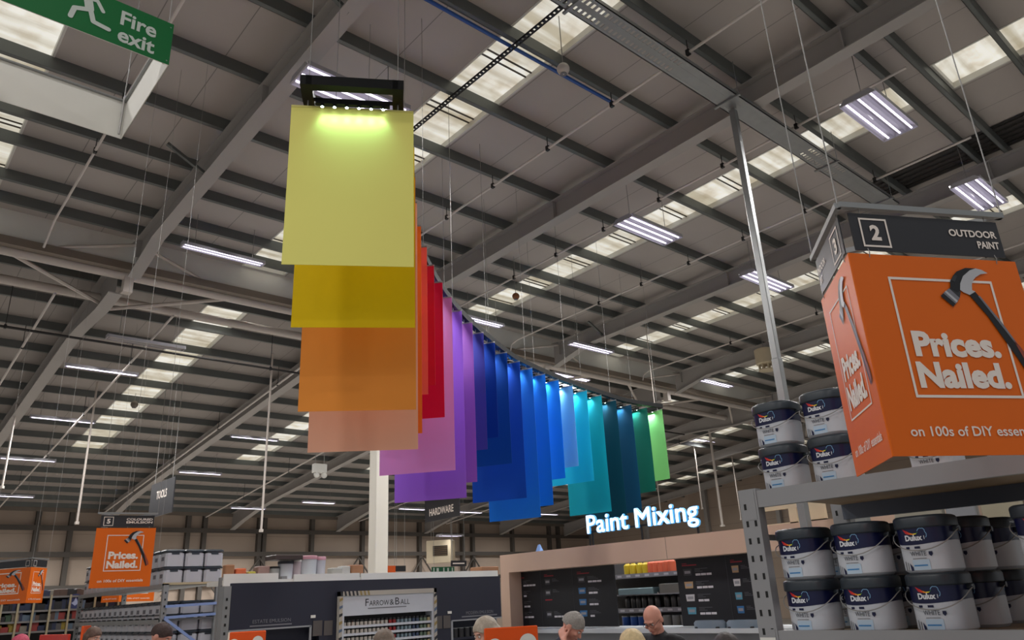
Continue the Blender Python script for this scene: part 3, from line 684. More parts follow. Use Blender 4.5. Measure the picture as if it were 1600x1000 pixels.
def aisle_sign(label, corners, zt, faces, h=.62, hh=.125, ceil=zn, detail=True):
    """corners in plan seen clockwise from outside; faces: (i, j, number, words) with i left and j right"""
    A = corners[0]; root = empty('aisle_sign', (A.x, A.y, zt), label, 'sign', 'orange price signs over the aisles')
    n = len(corners)
    b = MB()
    for i in range(n):
        p, q = corners[i]-A, corners[(i+1) % n]-A; b.bar((p.x, p.y, hh+.036), (q.x, q.y, hh+.036), .018, .018)
    b.build('hanging_frame', M_galv, root)
    for p in corners:
        b = MB(); b.tube([(p.x-A.x, p.y-A.y, hh+.04), (p.x-A.x, p.y-A.y, deck(p.x, p.y)-zt)], .0022, 5); b.build('hanging_wire', M_wire, root)
    for fc in faces:
        (i, j, num, words), flip = fc[:4], len(fc) > 4
        fr = face_on(corners[i], corners[j], root); fr['loc'] = Vector((corners[i].x-A.x, corners[i].y-A.y, 0)); w = fr['w']
        b = MB(); b.box(.03, w-.03, 0, .004, .012, hh+.012); hd = b.build('header_board', M_header, root); put(hd, fr)
        nx0 = w-.06-hh*.78 if flip else .06
        g = MB(); g.frame(nx0, nx0+hh*.78, .024, .024+hh*.78, .006, -.0015); g.build('number_frame', M_print, hd)
        if num: text('lettering', num, (nx0+hh*.26, nx0+hh*.54, .024+hh*.18, .024+hh*.60), M_print, hd, .04)
        for line, x0, z0, z1 in words: text('lettering', line, (.045, w-w*x0, .012+hh*z0, .012+hh*z1) if flip else (w*x0, w-.045, .012+hh*z0, .012+hh*z1), M_print, hd, .028)
        b = MB(); b.box(0, w, 0, .004, -h, 0); bd = b.build('price_board', M_orange, root); put(bd, fr)
        g = MB(); g.frame(.195*w, .81*w, -.73*h, -.12*h, .008*w/.6, -.0015); g.build('printed_border', M_print, bd)
        text('lettering', 'Prices.', (.25*w, .745*w, -.53*h, -.40*h), M_print, bd, .045)
        text('lettering', 'Nailed.', (.235*w, .755*w, -.685*h, -.555*h), M_print, bd, .045)
        text('lettering', 'on 100s of DIY essentials', (.12*w, .87*w, -.912*h, -.865*h), M_print, bd, .015)
        hammer(bd, w, h)
        g = MB()
        for x in (.12, .88): g.tube([(w*x, .002, -.015), (w*x, -.004, .005), (w*x, .002, .022)], .0015, 5); g.tube([(w*x, .002, hh), (w*x, .002, hh+.03)], .0015, 5)
        g.build('hook', M_wire, hd)
    return root
Zs = .92
A = at_z(1325, 395, Zs); B = at_z(1586, 409, Zs); C = at_z(1283, 470, Zs)
aisle_sign('big orange sign with a hammer under a black OUTDOOR PAINT header, nearest of its kind', [A, B, C], Zs+CZ,
           [(0, 1, '2', [('OUTDOOR', .63, .52, .72), ('PAINT', .79, .22, .42)]), (2, 0, '3', [('INDOOR', .62, .52, .72), ('PAINT', .79, .22, .42)], True)], h=.61)
Zs = .93
A = at_z(151, 825, Zs); B = at_z(244, 825, Zs); C = A+(B-A)*.5+Vector((-(B-A).y, (B-A).x, 0))*.87
aisle_sign('orange hammer sign under a black number 5 COLOURED EMULSION header', [A, B, C], Zs+CZ, [(0, 1, '5', [('COLOURED', .48, .56, .76), ('EMULSION', .48, .30, .50)])], h=.63, ceil=zn)
A = at_z(-22, 892, Zs); B = at_z(49, 886, Zs); C = at_z(77, 888, Zs); C = B+(C-B).normalized()*.55
aisle_sign('orange hammer sign at the far left edge showing two faces', [A, B, C], Zs+CZ, [(0, 1, '', [], True), (1, 2, '', [])], h=.62, ceil=zn)
A = at_y(163, 900, 19.6); B = at_y(190, 900, 19.2); D = at_y(244, 900, 20.0)
for q in (A, B, D): q.z = Zs+CZ
aisle_sign('orange sign mostly hidden behind the number 5 sign', [A, B, D], Zs+CZ, [(0, 1, '', []), (1, 2, '', [])], h=.62, ceil=zf)

# ================================================================== NEAR SHELF WITH PAINT TUBS
XS = 3.13                                      # aisle face of the racking
M_shelf = mat('light grey racking', (152, 152, 154), 0.42, 0.15, 0.05, 4)
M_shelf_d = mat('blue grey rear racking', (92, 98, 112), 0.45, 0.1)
M_slot = mat('slot shadow black', (16, 16, 16), .7)
zU0, zU1 = .325+CZ, .400+CZ; zL0, zL1 = -.275+CZ, -.188+CZ
YL, YR = 1.93, -.75
root = empty('shelf_rack', (XS, YL, 0), 'grey slotted steel racking in the foreground on the right', 'shelf rack')
def upright(x, y, name='upright'):
    b = MB(); x -= XS; y -= YL; zt_ = zU1+.01
    b.box(x-.004, x, y-.09, y, 0, zt_); b.box(x, x+.05, y-.004, y, 0, zt_); b.box(x, x+.05, y-.09, y-.086, 0, zt_)
    u = b.build(name, M_shelf, root)
    s = MB(); z = .12
    while z < zt_-.06:
        for dy in (-.068, -.026): s.loft([[(x-.005, y+dy-.006, z), (x-.005, y+dy+.006, z), (x-.005, y+dy+.006, z+.026), (x-.005, y+dy-.006, z+.026)], [(x-.0042, y+dy-.006, z), (x-.0042, y+dy+.006, z), (x-.0042, y+dy+.006, z+.026), (x-.0042, y+dy-.006, z+.026)]])
        z += .075
    s.build('slots', M_slot, u); return u
upright(XS, YL+.05); upright(XS+.86, YL+.05); upright(XS, YR); upright(XS+.86, YR)
b = MB()
for z in (.4, 1.0, 1.55, 2.1): b.bar((.02, .01, z), (.84, .01, z+.0), .025, .025)
b.bar((.02, .01, .4), (.84, .01, 1.0), .025, .02); b.bar((.02, .01, 1.55), (.84, .01, 1.0), .025, .02); b.build('end_brace', M_shelf, root)
for (z0, z1, nm) in ((zU0, zU1, 'upper'), (zL0, zL1, 'lower'), (.55, .64, 'low')):
    b = MB(); b.box(0, .035, YR-YL, 0.0-.02, z0, z1); b.box(-.006, 0.04, -.03, .015, z0-.05, z1+.005); b.build('front_beam', M_shelf, root)
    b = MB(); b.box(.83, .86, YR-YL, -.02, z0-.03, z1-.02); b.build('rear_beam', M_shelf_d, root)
    b = MB(); b.box(.036, .83, YR-YL, -.02, z1-.03, z1-.012); b.build('shelf_deck', mat('chipboard deck', (150, 128, 100), .6, 0, .15, 12), root)
b = MB(); b.box(-.009, -.005, -.03, .045, 1.655, 1.685); b.build('shelf_label', M_white, root)
# paint tub
M_tubbody = mat('white plastic tub', (200, 203, 210), 0.38, 0, 0.03, 4)
M_navy = mat('navy label print', (14, 20, 62), 0.35, 0, .05, 8)
M_lid = mat('dark slate lid', (42, 50, 58), 0.4, 0, .06, 8)
TH, TA, TB = .211, .106, .097                 # height, half width at the lid, half width at the base
def hw(z): return TB+(TA-.008-TB)*z/(TH-.035)
def sq(a, n=3.0, N=40):
    out = []
    for k in range(N):
        t = 2*math.pi*(k+.5)/N; c, s = math.cos(t), math.sin(t); r = a/((abs(c)**n+abs(s)**n)**(1/n)); out.append((r*c, r*s))
    return out
def front_x(u, z, e=.0012, n=3.0):
    a = hw(z); return -a*(1-min(.999, abs(u/a))**n)**(1/n)-e
def make_tub(label):
    t = empty('paint_tub', (0, 0, 0), label, 'paint tub', 'large white paint tubs')
    b = MB(); b.loft([[(x, y, z) for x, y in sq(hw(z)-ins)] for z, ins in ((0, .012), (.012, .0), (.06, 0), (.12, 0), (.17, 0), (TH-.03, 0))]); b.build('body', M_tubbody, t, smooth=True)
    b = MB(); b.loft([[(x, y, z) for x, y in sq(a)] for z, a in ((TH-.046, TA-.004), (TH-.042, TA), (TH-.012, TA), (TH-.004, TA-.004), (TH, TA-.012), (TH, TA-.02), (TH-.006, TA-.024))]); b.build('lid', M_lid, t, smooth=True)
    N = 80; ring0 = []; ring1 = []
    for k in range(N):                        # navy band whose lower edge dips in a smile on the label face
        an = 2*math.pi*(k+.5)/N; c, s = math.cos(an), math.sin(an)
        dip = .113 - .018*max(0, math.cos(an-math.pi-.25))**1.5 + .012*max(0, math.cos(an+math.pi/2+.9))**2
        for z, ring in ((dip, ring0), (TH-.045, ring1)):
            a = hw(z)+.0007; r = a/((abs(c)**3.0+abs(s)**3.0)**(1/3.0)); ring.append((r*c, r*s, z))
    b = MB(); b.loft([ring0, ring1], cap=False); b.build('colour_band', M_navy, t, smooth=True)
    def wrap(vs): return [(front_x(x*.80, z*.886, -y), -x*.80, z*.886) for x, y, z in vs]   # x to the right on the label = -y
    def lab(name, m, fn):
        g = MB(); fn(g); g.v = wrap(g.v); return g.build(name, m, t, recalc=False)
    def lt(name, s, box, m, bold):
        vs, fs = text_mesh(s, box, bold, -.0024); g = MB(); g._add(wrap(vs), fs); return g.build(name, m, t, recalc=False)
    lt('lettering', 'Dulux', (-.062, .020, .133, .158), mat('white label print', (226, 228, 234), .4), .045)
    def swoosh(g):
        P = [(-.068, .184), (-.05, .176), (-.036, .168), (-.02, .163), (-.004, .164), (.006, .170)]; Q = [(-.055, .164), (-.042, .1605), (-.030, .159), (-.016, .158), (-.004, .160), (.006, .170)]
        for k in range(5): g.flat([P[k], P[k+1], Q[k+1], Q[k]], -.0024, 0, k)
        arc = [(.002, .172), (.008, .180), (.016, .184), (.022, .1825), (.030, .183), (.037, .176), (.037, .168), (.042, .160), (.041, .150), (.036, .144)]
        for k in range(len(arc)-1):
            (x0, z0), (x1, z1) = arc[k], arc[k+1]; d = math.hypot(x1-x0, z1-z0); nx_, nz_ = -(z1-z0)/d*.0016, (x1-x0)/d*.0016
            g.flat([(x0-nx_, z0-nz_), (x1-nx_, z1-nz_), (x1+nx_, z1+nz_), (x0+nx_, z0+nz_)], -.0024, 0, 5)
        g.rect(.027, .030, .137, .152, -.0024, 6)
    lab('logo', [mat('print '+n_, c_, .4) for n_, c_ in (('red', (196, 30, 40)), ('vermilion', (226, 70, 30)), ('amber', (240, 150, 30)), ('yellow', (240, 220, 60)), ('leaf green', (90, 170, 90)), ('pale blue', (120, 165, 205)), ('label white', (226, 228, 234)))], swoosh)
    lt('lettering', 'WHITE', (-.052, .022, .070, .089), mat('slate print', (70, 74, 86), .5), .0)
    def bits(g):
        g.rect(-.068, .000, .100, .1095, -.002, 0); g.flat([(.034, .086), (.050, .086), (.051, .075), (.042, .066), (.033, .075)], -.002, 0, 0)
        g.rect(-.045, .020, .058, .0605, -.002, 3); g.rect(-.045, .018, .028, .0335, -.002, 1); g.rect(-.05, .03, .012, .054, -.0016, 2)
        g.rect(-.092, -.087, .012, .05, -.002, 3); g.rect(-.078, -.074, .010, .045, -.002, 3); g.flat([(-.064, .010), (-.052, .010), (-.052, .024), (-.066, .042)], -.002, 0, 0)
    lab('label_print', [M_navy, mat('print mid blue', (58, 130, 190), .4), mat('print ice blue', (186, 206, 224), .4), mat('print dull grey', (120, 122, 126), .5)], bits)
    h = MB(); P = []
    for k in range(17):
        a = math.pi*k/16; y = (TA+.012)*math.cos(a); P.append((-(TA+.006)*math.sin(a)**.6 if 0 < k < 16 else 0, y, TH-.055-.075*math.sin(a)))
    h.tube(P, .0022, 5); h.build('handle', M_wire, t, smooth=True)
    b = MB()
    for s in (-1, 1): b.tube([(0, s*(TA-.01), TH-.055), (0, s*(TA+.015), TH-.055)], .011, 8)
    b.build('handle_lug', M_lid, t)
    return t
tub0 = make_tub('white paint tub, lower left one on the lower shelf')
XT = XS+.03+TA
cyy = [at_x(px, py, XT).y for px, py in ((1257, 850), (1348, 850), (1453, 850))]
cols = [(cyy[0], 0, 'leftmost column'), (cyy[1], 0, 'second column from the upright'), (cyy[2], 0, 'third column from the upright')]
first_ = True
def tub(x, y, z, label, rz=0):
    global first_
    if first_: o = tub0; first_ = False; o.location = (x, y, z); o.rotation_euler = (0, 0, rz); o['label'] = label; return o
    return dup(tub0, (x, y, z), rz, label)
zlow = zL1-.012
for y, k, nm in cols:
    for j, wh in ((0, 'bottom'), (1, 'top')):
        tub(XT, y, zlow+j*(TH+.001), 'white paint tub on the lower shelf, %s of the %s' % (wh, nm), random.uniform(-.03, .03))
for y, nm in ((cyy[2], 'third'), (cyy[1], 'second'), (cyy[0], 'first')):
    for j, wh in ((0, 'bottom'), (1, 'top')):
        for r in (1,):
            o = tub(XT+.29*r, y-.02, zlow+j*(TH+.001), 'shaded white paint tub, %s one directly behind the %s column of the lower shelf' % (wh, nm), 0)
for j, wh in ((0, 'bottom'), (1, 'top')): tub(XT+.57, cyy[2]-.04, zlow+j*(TH+.001), 'deeply shaded white paint tub, %s one at the back right of the lower shelf' % wh)
for j, wh in ((0, 'bottom'), (1, 'top')): tub(XT-.01, cyy[2]-.42, zlow+j*(TH+.001), 'white paint tub cut by the right edge of the photo, %s' % wh)
zup = zU1-.012
for x, y, nm in ((XS+.20, at_x(1221, 690, XS+.2).y, 'leftmost'), (XS+.20, at_x(1302, 690, XS+.2).y, 'second from left')):
    for j, wh in ((0, 'bottom'), (1, 'top')):
        o = tub(x, y, zup+.012+j*(TH+.001)*.97, 'white paint tub on the upper shelf, %s of the %s stack' % (wh, nm), .06); o.scale = (.97, .97, .97)
for y, nm in ((1.25, 'left'), (.95, 'middle'), (.65, 'right')): tub(XT+.29, y, zup, 'white paint tub on the upper shelf hidden by the big orange sign, %s one' % nm)
# ================================================================== PAINT MIXING STATION
XP = 9.7
M_wood = mat('pale pinkish wood facing', (206, 174, 152), 0.5, 0, 0.05, 2)
y_far = at_x(781, 868, XP).y; z_top = .75+CZ; z_bot = .43+CZ
root = empty('mixing_station', (XP, y_far, 0), 'pale wood framed paint mixing station with black boards', 'counter')
b = MB(); b.box(0, .4, 3.2-y_far, 0, z_bot, z_top); b.build('fascia', M_wood, root)
b = MB(); b.box(-.001, .401, at_x(1040, 850, XP).y-y_far-.004, at_x(1040, 850, XP).y-y_far+.004, z_bot-.001, z_top+.001); b.build('fascia_joint', M_sill, root)
b = MB(); b.box(0, .4, -.24, 0, 0, z_bot); b.build('end_post', M_wood, root)
b = MB(); b.box(0, .4, 3.2-y_far, 3.45-y_far, 0, z_bot); b.build('end_post', M_wood, root)
M_counter = mat('white laminate', (196, 200, 204), .4)
b = MB(); b.box(-.25, .6, 3.2-y_far, -.24, 1.30, 1.36); b.build('counter_top', M_counter, root)
b = MB(); b.box(-.15, .55, 3.2-y_far, -.24, 0, 1.30); b.build('counter_front', mat('grey laminate', (120, 122, 126), .5), root)
M_board = mat('matt black menu board', (24, 25, 30), .5, 0, .08, 5)
def menu(px0, px1, xb, label, colx, rows_):
    """black board between two picture columns on the plane x = xb"""
    y0 = at_x(px0, 940, xb).y; y1 = at_x(px1, 940, xb).y; w = y0-y1; zb_, zt_ = 1.365, z_bot-.002
    rt = empty('menu_board', (xb, y0, zb_), label, 'menu board', 'black product boards of the mixing station', -math.pi/2)
    h = zt_-zb_
    b = MB(); b.box(0, w, 0, .03, 0, h); b.build('board', M_board, rt)
    g = MB()
    for s in colx[1:]: g.box(s*w-.004, s*w+.004, -.003, 0, .03, h)
    g.build('panel_joint', mat('board joint grey', (58, 58, 62), .5), rt)
    T, Rr, P = MB(), MB(), MB(); edges = colx+[1.0]
    for c in range(len(colx)):
        cw = (edges[c+1]-edges[c])*w; x0 = edges[c]*w
        Rr.rect(x0+.12*cw, x0+.42*cw, h*.885, h*.902, -.002); Rr.rect(x0+.12*cw, x0+.22*cw, h*.915, h*.925, -.002)
        for v, kind, pw in rows_[c]:
            if kind < 0: Rr.rect(x0+.12*cw, x0+.34*cw, h*v, h*(v+.02), -.002); continue
            K = MB(); K.flat([(x0+.14*cw, h*(v-.10)), (x0+.30*cw, h*(v-.10)), (x0+.31*cw, h*v), (x0+.13*cw, h*v)], -.002, 0, kind)
            K.rect(x0+.16*cw, x0+.28*cw, h*(v-.07), h*(v-.03), -.0026, 5); K.build('product_picture', PM, rt)
            for q in range(3): T.rect(x0+.37*cw, x0+(.37+.26-.05*((q*7+c*3)%4))*cw, h*(v-.008-.02*q), h*(v-.018-.02*q+.014), -.002)
            if pw > 0: 
                for q in range(max(1, round(pw/.1))): P.rect(x0+(.38+.11*q)*cw, x0+(.38+.11*q+.10)*cw, h*(v-.108), h*(v-.076), -.002)
    T.build('small_text', mat('dim grey print', (120, 120, 126), .5), rt); Rr.build('red_heading', mat('dark red print', (150, 32, 48), .5), rt)
    P.build('price_label', mat('white label', (214, 210, 214), .5), rt)
    return rt
PM = [mat('picture charcoal', (62, 62, 66), .5), mat('picture blue', (54, 110, 160), .5), mat('picture tan', (184, 152, 112), .5), mat('picture white', (200, 198, 198), .5), mat('picture teal', (86, 150, 172), .5), mat('picture label', (150, 150, 155), .5)]
R4 = lambda kinds, pws: [(.84-.19*k, kk, pw) for k, (kk, pw) in enumerate(zip(kinds, pws))]
menu(803, 963, XP+.30, 'left black product board with three columns under the wood fascia', [0, .30, .62],
     [R4((0, 0, 0, 0), (.4, .1, .2, .3)), R4((0, 0, -1, 0), (0, 0, 0, .4)), R4((0, 1, 1, 1), (.3, .2, .2, .1))])
menu(1063, 1206, XP+.30, 'right black product board with tan and white tub pictures', [0, .58],
     [R4((0, 2, 3, 4), (.3, .3, .2, .3)), R4((2, 3, 4, 1), (0, 0, 0, 0))])
# shelving seen through the opening between the boards
xs_ = XP+1.5
ya, yb = at_x(950, 930, xs_).y, at_x(1085, 930, xs_).y
root = empty('shelving', (xs_, ya, 0), 'grey shelving seen between the two black product boards', 'shelves')
M_sh = mat('mid grey shelf edge', (132, 130, 134), .5)
def zx(py, px=1010): return at_x(px, py, xs_).z
shz = [zx(895), zx(928), zx(950), zx(981)]
b = MB(); b.box(.45, .48, yb-ya-.4, .4, 0, 2.75); b.build('back_panel', mat('dim grey back panel', (86, 84, 82), .6), root)
for z in shz + [.4, .9]:
    b = MB(); b.box(0, .45, yb-ya-.4, .4, z-.075 if z != shz[1] else z-.02, z); b.build('shelf', M_sh, root)
b = MB()
for k, z in enumerate((shz[0], shz[2], shz[3])):
    for q in range(9): y = (yb-ya)*(q+.5)/9; b.box(-.004, 0, y-.05, y+.05, z-.055, z-.02)
b.build('price_ticket', mat('pale ticket', (190, 186, 190), .5), root)
for yy in (yb-ya-.4, .4):
    b = MB(); b.box(.40, .45, yy-.03, yy+.03, 0, 2.75); b.build('upright', M_sh, root)
def bottle(name, r, h, m, mc, label, group, locs, cat='bottle'):
    o0_ = None
    for p in locs:
        if o0_ is None:
            b = MB(); b.lathe([(r*.96, 0), (r, h*.05), (r, h*.68), (r*.5, h*.82), (r*.45, h*.84)], 12, mi=0); b.lathe([(r*.5, h*.84), (r*.5, h)], 10, mi=1)
            o0_ = b.build(name, [m, mc], None, smooth=True); o0_.location = p; tag(o0_, label, cat, group)
        else:
            c = o0_.copy(); COL.objects.link(c); c.location = p
def py_loc(px, z, dx=.12): q = at_x(px, 930, xs_+dx); return (xs_+dx, q.y, z)
bottle('colour_bottle', .075, .22, mat('yellow plastic', (226, 196, 50), .4), mat('yellow cap', (210, 190, 90), .4), 'yellow bottle on the top shelf between the boards', 'yellow bottles on the top shelf', [py_loc(x, shz[0]) for x in (985, 994, 1005, 1014)])
bottle('colour_bottle', .075, .24, mat('coral plastic', (232, 112, 78), .4), mat('pink cap', (230, 170, 150), .4), 'coral red bottle on the top shelf between the boards', 'coral bottles on the top shelf', [py_loc(x, shz[0]) for x in (1023, 1031, 1039, 1047, 1055)])
bottle('dark_bottle', .06, .26, mat('near black plastic', (34, 32, 32), .4), mat('grey white cap', (180, 176, 174), .4), 'black bottle with a pale cap on the middle shelf between the boards', 'black bottles on the middle shelf', [py_loc(x, shz[2]) for x in (981, 990, 998, 1007, 1017, 1028, 1042, 1053, 1063)])
def cans(name, r, h, m, label, group, locs, mt=None):
    o0_ = None
    for p in locs:
        if o0_ is None:
            b = MB(); b.lathe([(r*.97, 0), (r, h*.03), (r, h*.9)], 16, mi=0); b.lathe([(r*1.02, h*.9), (r*1.02, h*.98), (r*.92, h), (r*.9, h*.97)], 16, mi=1)
            o0_ = b.build(name, [m, mt or M_galv], None, smooth=True); o0_.location = p; tag(o0_, label, 'paint can', group)
        else: c = o0_.copy(); COL.objects.link(c); c.location = p
cans('paint_can', .085, .2, mat('blue can print', (36, 78, 150), .4), 'blue paint can on the bottom shelf between the boards', 'blue cans behind the mixing counter', [py_loc(x, shz[3]) for x in (976, 989, 1001)])
cans('paint_can', .085, .2, mat('grey can print', (140, 140, 136), .4), 'grey paint can on the bottom shelf between the boards', 'grey cans behind the mixing counter', [py_loc(x, shz[3]) for x in (1040, 1054, 1067)])
b = MB(); q = py_loc(1000, shz[1]); b.bevbox(-.14, .14, -.42, .40, 0, .11, .015); o = b.build('tinting_machine', [mat('teal grey casing', (112, 132, 136), .4)]); o.location = q; tag(o, 'low teal grey tinting tray on the second shelf between the boards', 'machine')
b = MB(); q = py_loc(1053, shz[1]); b.bevbox(-.12, .12, -.22, .22, 0, .16, .015); o = b.build('tinting_machine', [mat('grey casing', (110, 106, 100), .4)]); o.location = q; tag(o, 'grey boxy machine on the second shelf right of the tinting tray', 'machine')
for px in (974, 1015, 1066):
    b = MB(); b.bevbox(-.1, .1, -.09, .09, 0, .08, .01); o = b.build('small_box', [mat('dark carton', (52, 46, 44), .6)]); o.location = py_loc(px, shz[1]-.0); tag(o, 'small dark carton on the second shelf between the boards', 'box', 'dark cartons on the second shelf'); o.location.x -= .0
    o.location = (xs_+.02+.1, o.location.y, shz[2]-.0) if False else o.location
for o in [x for x in bpy.data.objects if x.name.startswith('small_box')]: bpy.data.objects.remove(o)
# paint dispensers standing on the counter
for px, lab in ((1112, 'rounded grey dispenser top on the counter right of the bald person'), (1165, 'rounded grey dispenser top on the counter beside the racking upright')):
    q = at_x(px, 996, XP-.12); root = empty('paint_dispenser', (q.x, q.y, 1.36), lab, 'dispenser')
    b = MB(); b.loft([[(.11*math.cos(2*math.pi*k/20), .26*math.sin(2*math.pi*k/20)*(1 if s < 2 else .86), z) for k in range(20)] for s, z in enumerate((0, .07, .10))]); b.build('cover', mat('blue grey cover', (120, 134, 148), .4), root, smooth=True)
    b = MB(); b.bevbox(-.09, .09, -.2, .2, -.0, .02, .005); b.build('base', M_black, root)
q = at_x(843, 860, XP+.2); o = MB().loft([[(-.05, -.06, 0), (.05, -.06, 0), (.05, .06, 0), (-.05, .06, 0)], [(-.01, -.02, .13), (.01, -.02, .13), (.01, .02, .13), (-.01, .02, .13)]]).build('paper_hat', [mat('blue white card', (120, 160, 220), .5)]); o.location = (q.x, q.y, z_top); tag(o, 'small blue and white folded card standing on the wood fascia', 'card')
# pale frame on the station behind the racking, and pale boards behind the lower shelf
xq = XP+.2; A_ = at_x(1186, 818, xq); B_ = at_x(1292, 818, xq); root = empty('display_frame', (xq, A_.y, z_top), 'cream open frame with two square gaps above the lower left paint tubs', 'display')
b = MB(); wq = A_.y-B_.y; hq = at_x(1240, 783, xq).z-z_top
cuts = [at_x(px, 800, xq).y-A_.y for px in (1232, 1245, 1265)]
b.box(0, .06, -wq, 0, hq*.72, hq); b.box(0, .06, cuts[1], cuts[0], 0, hq*.72); b.box(0, .06, -wq, cuts[2], 0, hq*.72); b.box(0, .06, -.05, 0, 0, hq*.72); b.box(0, .06, -wq, 0, 0, .03)
b.build('frame', mat('cream painted board', (206, 192, 164), .5), root)
for k, (p0, p1, py, c) in enumerate(((1308, 1352, 798, (150, 152, 150)), (1392, 1468, 784, (184, 178, 162)), (1472, 1520, 779, (168, 170, 176)), (1526, 1590, 772, (200, 190, 164)))):
    A_ = at_x(p0, py, 4.35); B_ = at_x(p1, py, 4.35); b = MB(); b.bevbox(0, .05, B_.y-A_.y, 0, 0, A_.z, .006)
    o = b.build('tall_board', mat('pale board %d' % k, c, .6)); o.location = (4.35, A_.y, 0)
    tag(o, 'tall %s board standing behind the racking, %s' % (('grey', 'cream', 'pale grey', 'ivory')[k], ('behind the second tub column', 'behind the third tub column', 'right of the cream board', 'farthest right')[k]), 'board')
# lit lettering over the fascia
xl = XP+.03; PL = at_x(916, 812, xl); PR = at_x(1091, 810, xl)
zb_ = at_x(1000, 826, xl).z; wl = PL.y-PR.y
root = empty('lit_sign', (xl, PL.y, z_top), 'glowing white Paint Mixing lettering standing on the wood fascia', 'sign', None, -math.pi/2)
M_lit = mat('lit letter face', (228, 248, 255), .3, 0, 0, 1, emit=1.15)
M_halo = mat('lit letter edge', (90, 175, 230), .4, 0, 0, 1, emit=.55)
bz, tz = at_x(935, 835, xl).z-z_top, 0
zP0 = at_x(925, 834, xl).z-z_top; zP1 = at_x(925, 806, xl).z-z_top; zg = at_x(1083, 825, xl).z-z_top
cap = zP1-zP0; gz = zP0-cap*.27
text('letter_body', 'Paint Mixing', (0, wl, gz, zP1+cap*.03), M_halo, root, .0, .006, 0, 'LEFT', .03, .014)
text('letter_face', 'Paint Mixing', (0, wl, gz, zP1+cap*.03), M_lit, root, .0, .001, fat=.007)
b = MB()
for s in (.0, .03, .5, .97): b.box(wl*s, wl*s+.025, .03, .055, 0, zP0+.05)
b.box(0, wl, .035, .05, zP0+.02, zP0+.05); b.build('support_post', M_black, root)

# ================================================================== DARK BLUE DISPLAY WALL WITH THE WHITE PAINT UNIT
YN = 9.0
xa, xb = at_y(360, 950, YN).x, at_y(783, 950, YN).x; ztn = .297+CZ
M_nv = mat('dark navy panel', (36, 38, 54), .5, 0, .05, 2)
root = empty('display_wall', (xa, YN, 0), 'long dark navy display wall behind the shoppers', 'display')
def X(px, y=YN): return at_y(px, 950, y).x-xa
def Zy(py, px=600, y=YN): return at_y(px, py, y).z
uL, uR = X(526), X(678)
zs = Zy(982, 420)
b = MB(); b.box(0, X(500), 0, .06, zs, ztn); b.box(X(500), uL, 0, .06, 0, ztn); b.build('panel', M_nv, root)
b = MB(); b.box(uR, X(705), 0, .06, 0, ztn); b.box(X(705), xb-xa, 0, .06, Zy(968, 740), ztn); b.build('panel', M_nv, root)
b = MB(); b.box(uL, uR, 0, .06, Zy(922, 600)-.02, ztn); b.box(.1, xb-xa, .13, .15, 0, ztn-.1); b.build('panel', M_nv, root)
b = MB()
for z in (zs-.28, zs-.62): b.box(0, X(500), (.05), .13, z-.03, z); b.box(X(705), xb-xa, (.05), .13, z-.03, z)
b.build('niche_shelf', M_nv, root)
M_edge = mat('pale grey trim', (150, 152, 156), .4)
b = MB(); b.box(0, X(487), -.005, .01, zs-.012, zs+.006); b.box(X(485), X(488), -.005, .01, zs-.6, zs); b.box(X(705), xb-xa, -.005, .01, Zy(968, 740)-.006, Zy(968, 740)+.012); b.box(X(704), X(707), -.005, .01, 1.3, Zy(968, 740)); b.build('niche_trim', M_edge, root)
b = MB(); b.box(X(348), -.004, .0, .12, 0, ztn-.03); up_ = b.build('upright', M_galv, root)
b = MB(); z = 1.2
while z < ztn-.1: b.box(X(352), X(355), -.003, 0, z, z+.03); z += .09
b.build('slots', mat('slot shadow black', (16, 16, 16), .7), up_)
M_gp = mat('dim grey print', (120, 120, 126), .5)
def tx(s, p0, p1, q0, q1, bold=0): 
    xm = (p0+p1)/2; text('lettering', s, (X(p0), X(p1), Zy(q1, xm), Zy(q0, xm)), M_gp, root, bold, -.003)
tx('ESTATE EMULSION', 396, 455, 967, 972.5); tx('MODERN EMULSION', 728, 770, 954, 959)
b = MB(); b.rect(X(392), X(457), Zy(977.5, 425), Zy(975.5, 425), -.003); b.rect(X(721), X(776), Zy(963, 748), Zy(961, 748), -.003); b.build('small_text', M_gp, root)
b = MB()
for p0, p1, q0, q1 in ((490, 504, 970, 994), (507, 520, 970, 993), (679, 690, 963, 983), (692, 703, 962, 982)): b.box(X(p0), X(p1), -.008, -.001, Zy(q1, p0), Zy(q0, p0))
b.build('info_panel', mat('grey brown info card', (88, 82, 80), .5), root)
b = MB(); b.box(X(486), X(493), -.01, 0, Zy(965.5, 490), Zy(961, 490)); b.box(X(699), X(705), -.01, 0, Zy(959, 702), Zy(955, 702)); b.build('white_tag', M_white, root)
ucx = xa
# the white unit
yu = YN-.06
root = empty('paint_display_unit', (xa+uL, YN-.01, 0), 'white FARROW & BALL display unit set in the navy wall', 'display unit')
w = uR-uL; zt_ = Zy(922, 600); zh = Zy(959, 600)
M_unit = mat('pale grey white laminate', (196, 200, 208), .4)
fr_w = .045
b = MB(); b.box(0, fr_w, -.06, 0, 0, zt_); b.box(w-fr_w, w, -.06, 0, 0, zt_); b.box(0, w, -.06, 0, zt_-.055, zt_); b.build('outer_frame', mat('printed frame cream', (176, 170, 160), .5), root)
b = MB()
for k in range(8):
    x0 = .02+.055*k; b.flat([(x0, zt_-.055), (x0+.026, zt_-.055), (x0+.012, zt_), (x0-.014, zt_)], -.062, 0, 0 if k < 5 else 1)
for k in range(12):
    z0 = zt_-.12-.09*k; b.flat([(w-fr_w, z0), (w, z0+.03), (w, z0+.07), (w-fr_w, z0+.04)], -.062, 0, k % 3); b.flat([(0, z0), (fr_w, z0+.02), (fr_w, z0+.05), (0, z0+.035)], -.062, 0, (k+1) % 3)
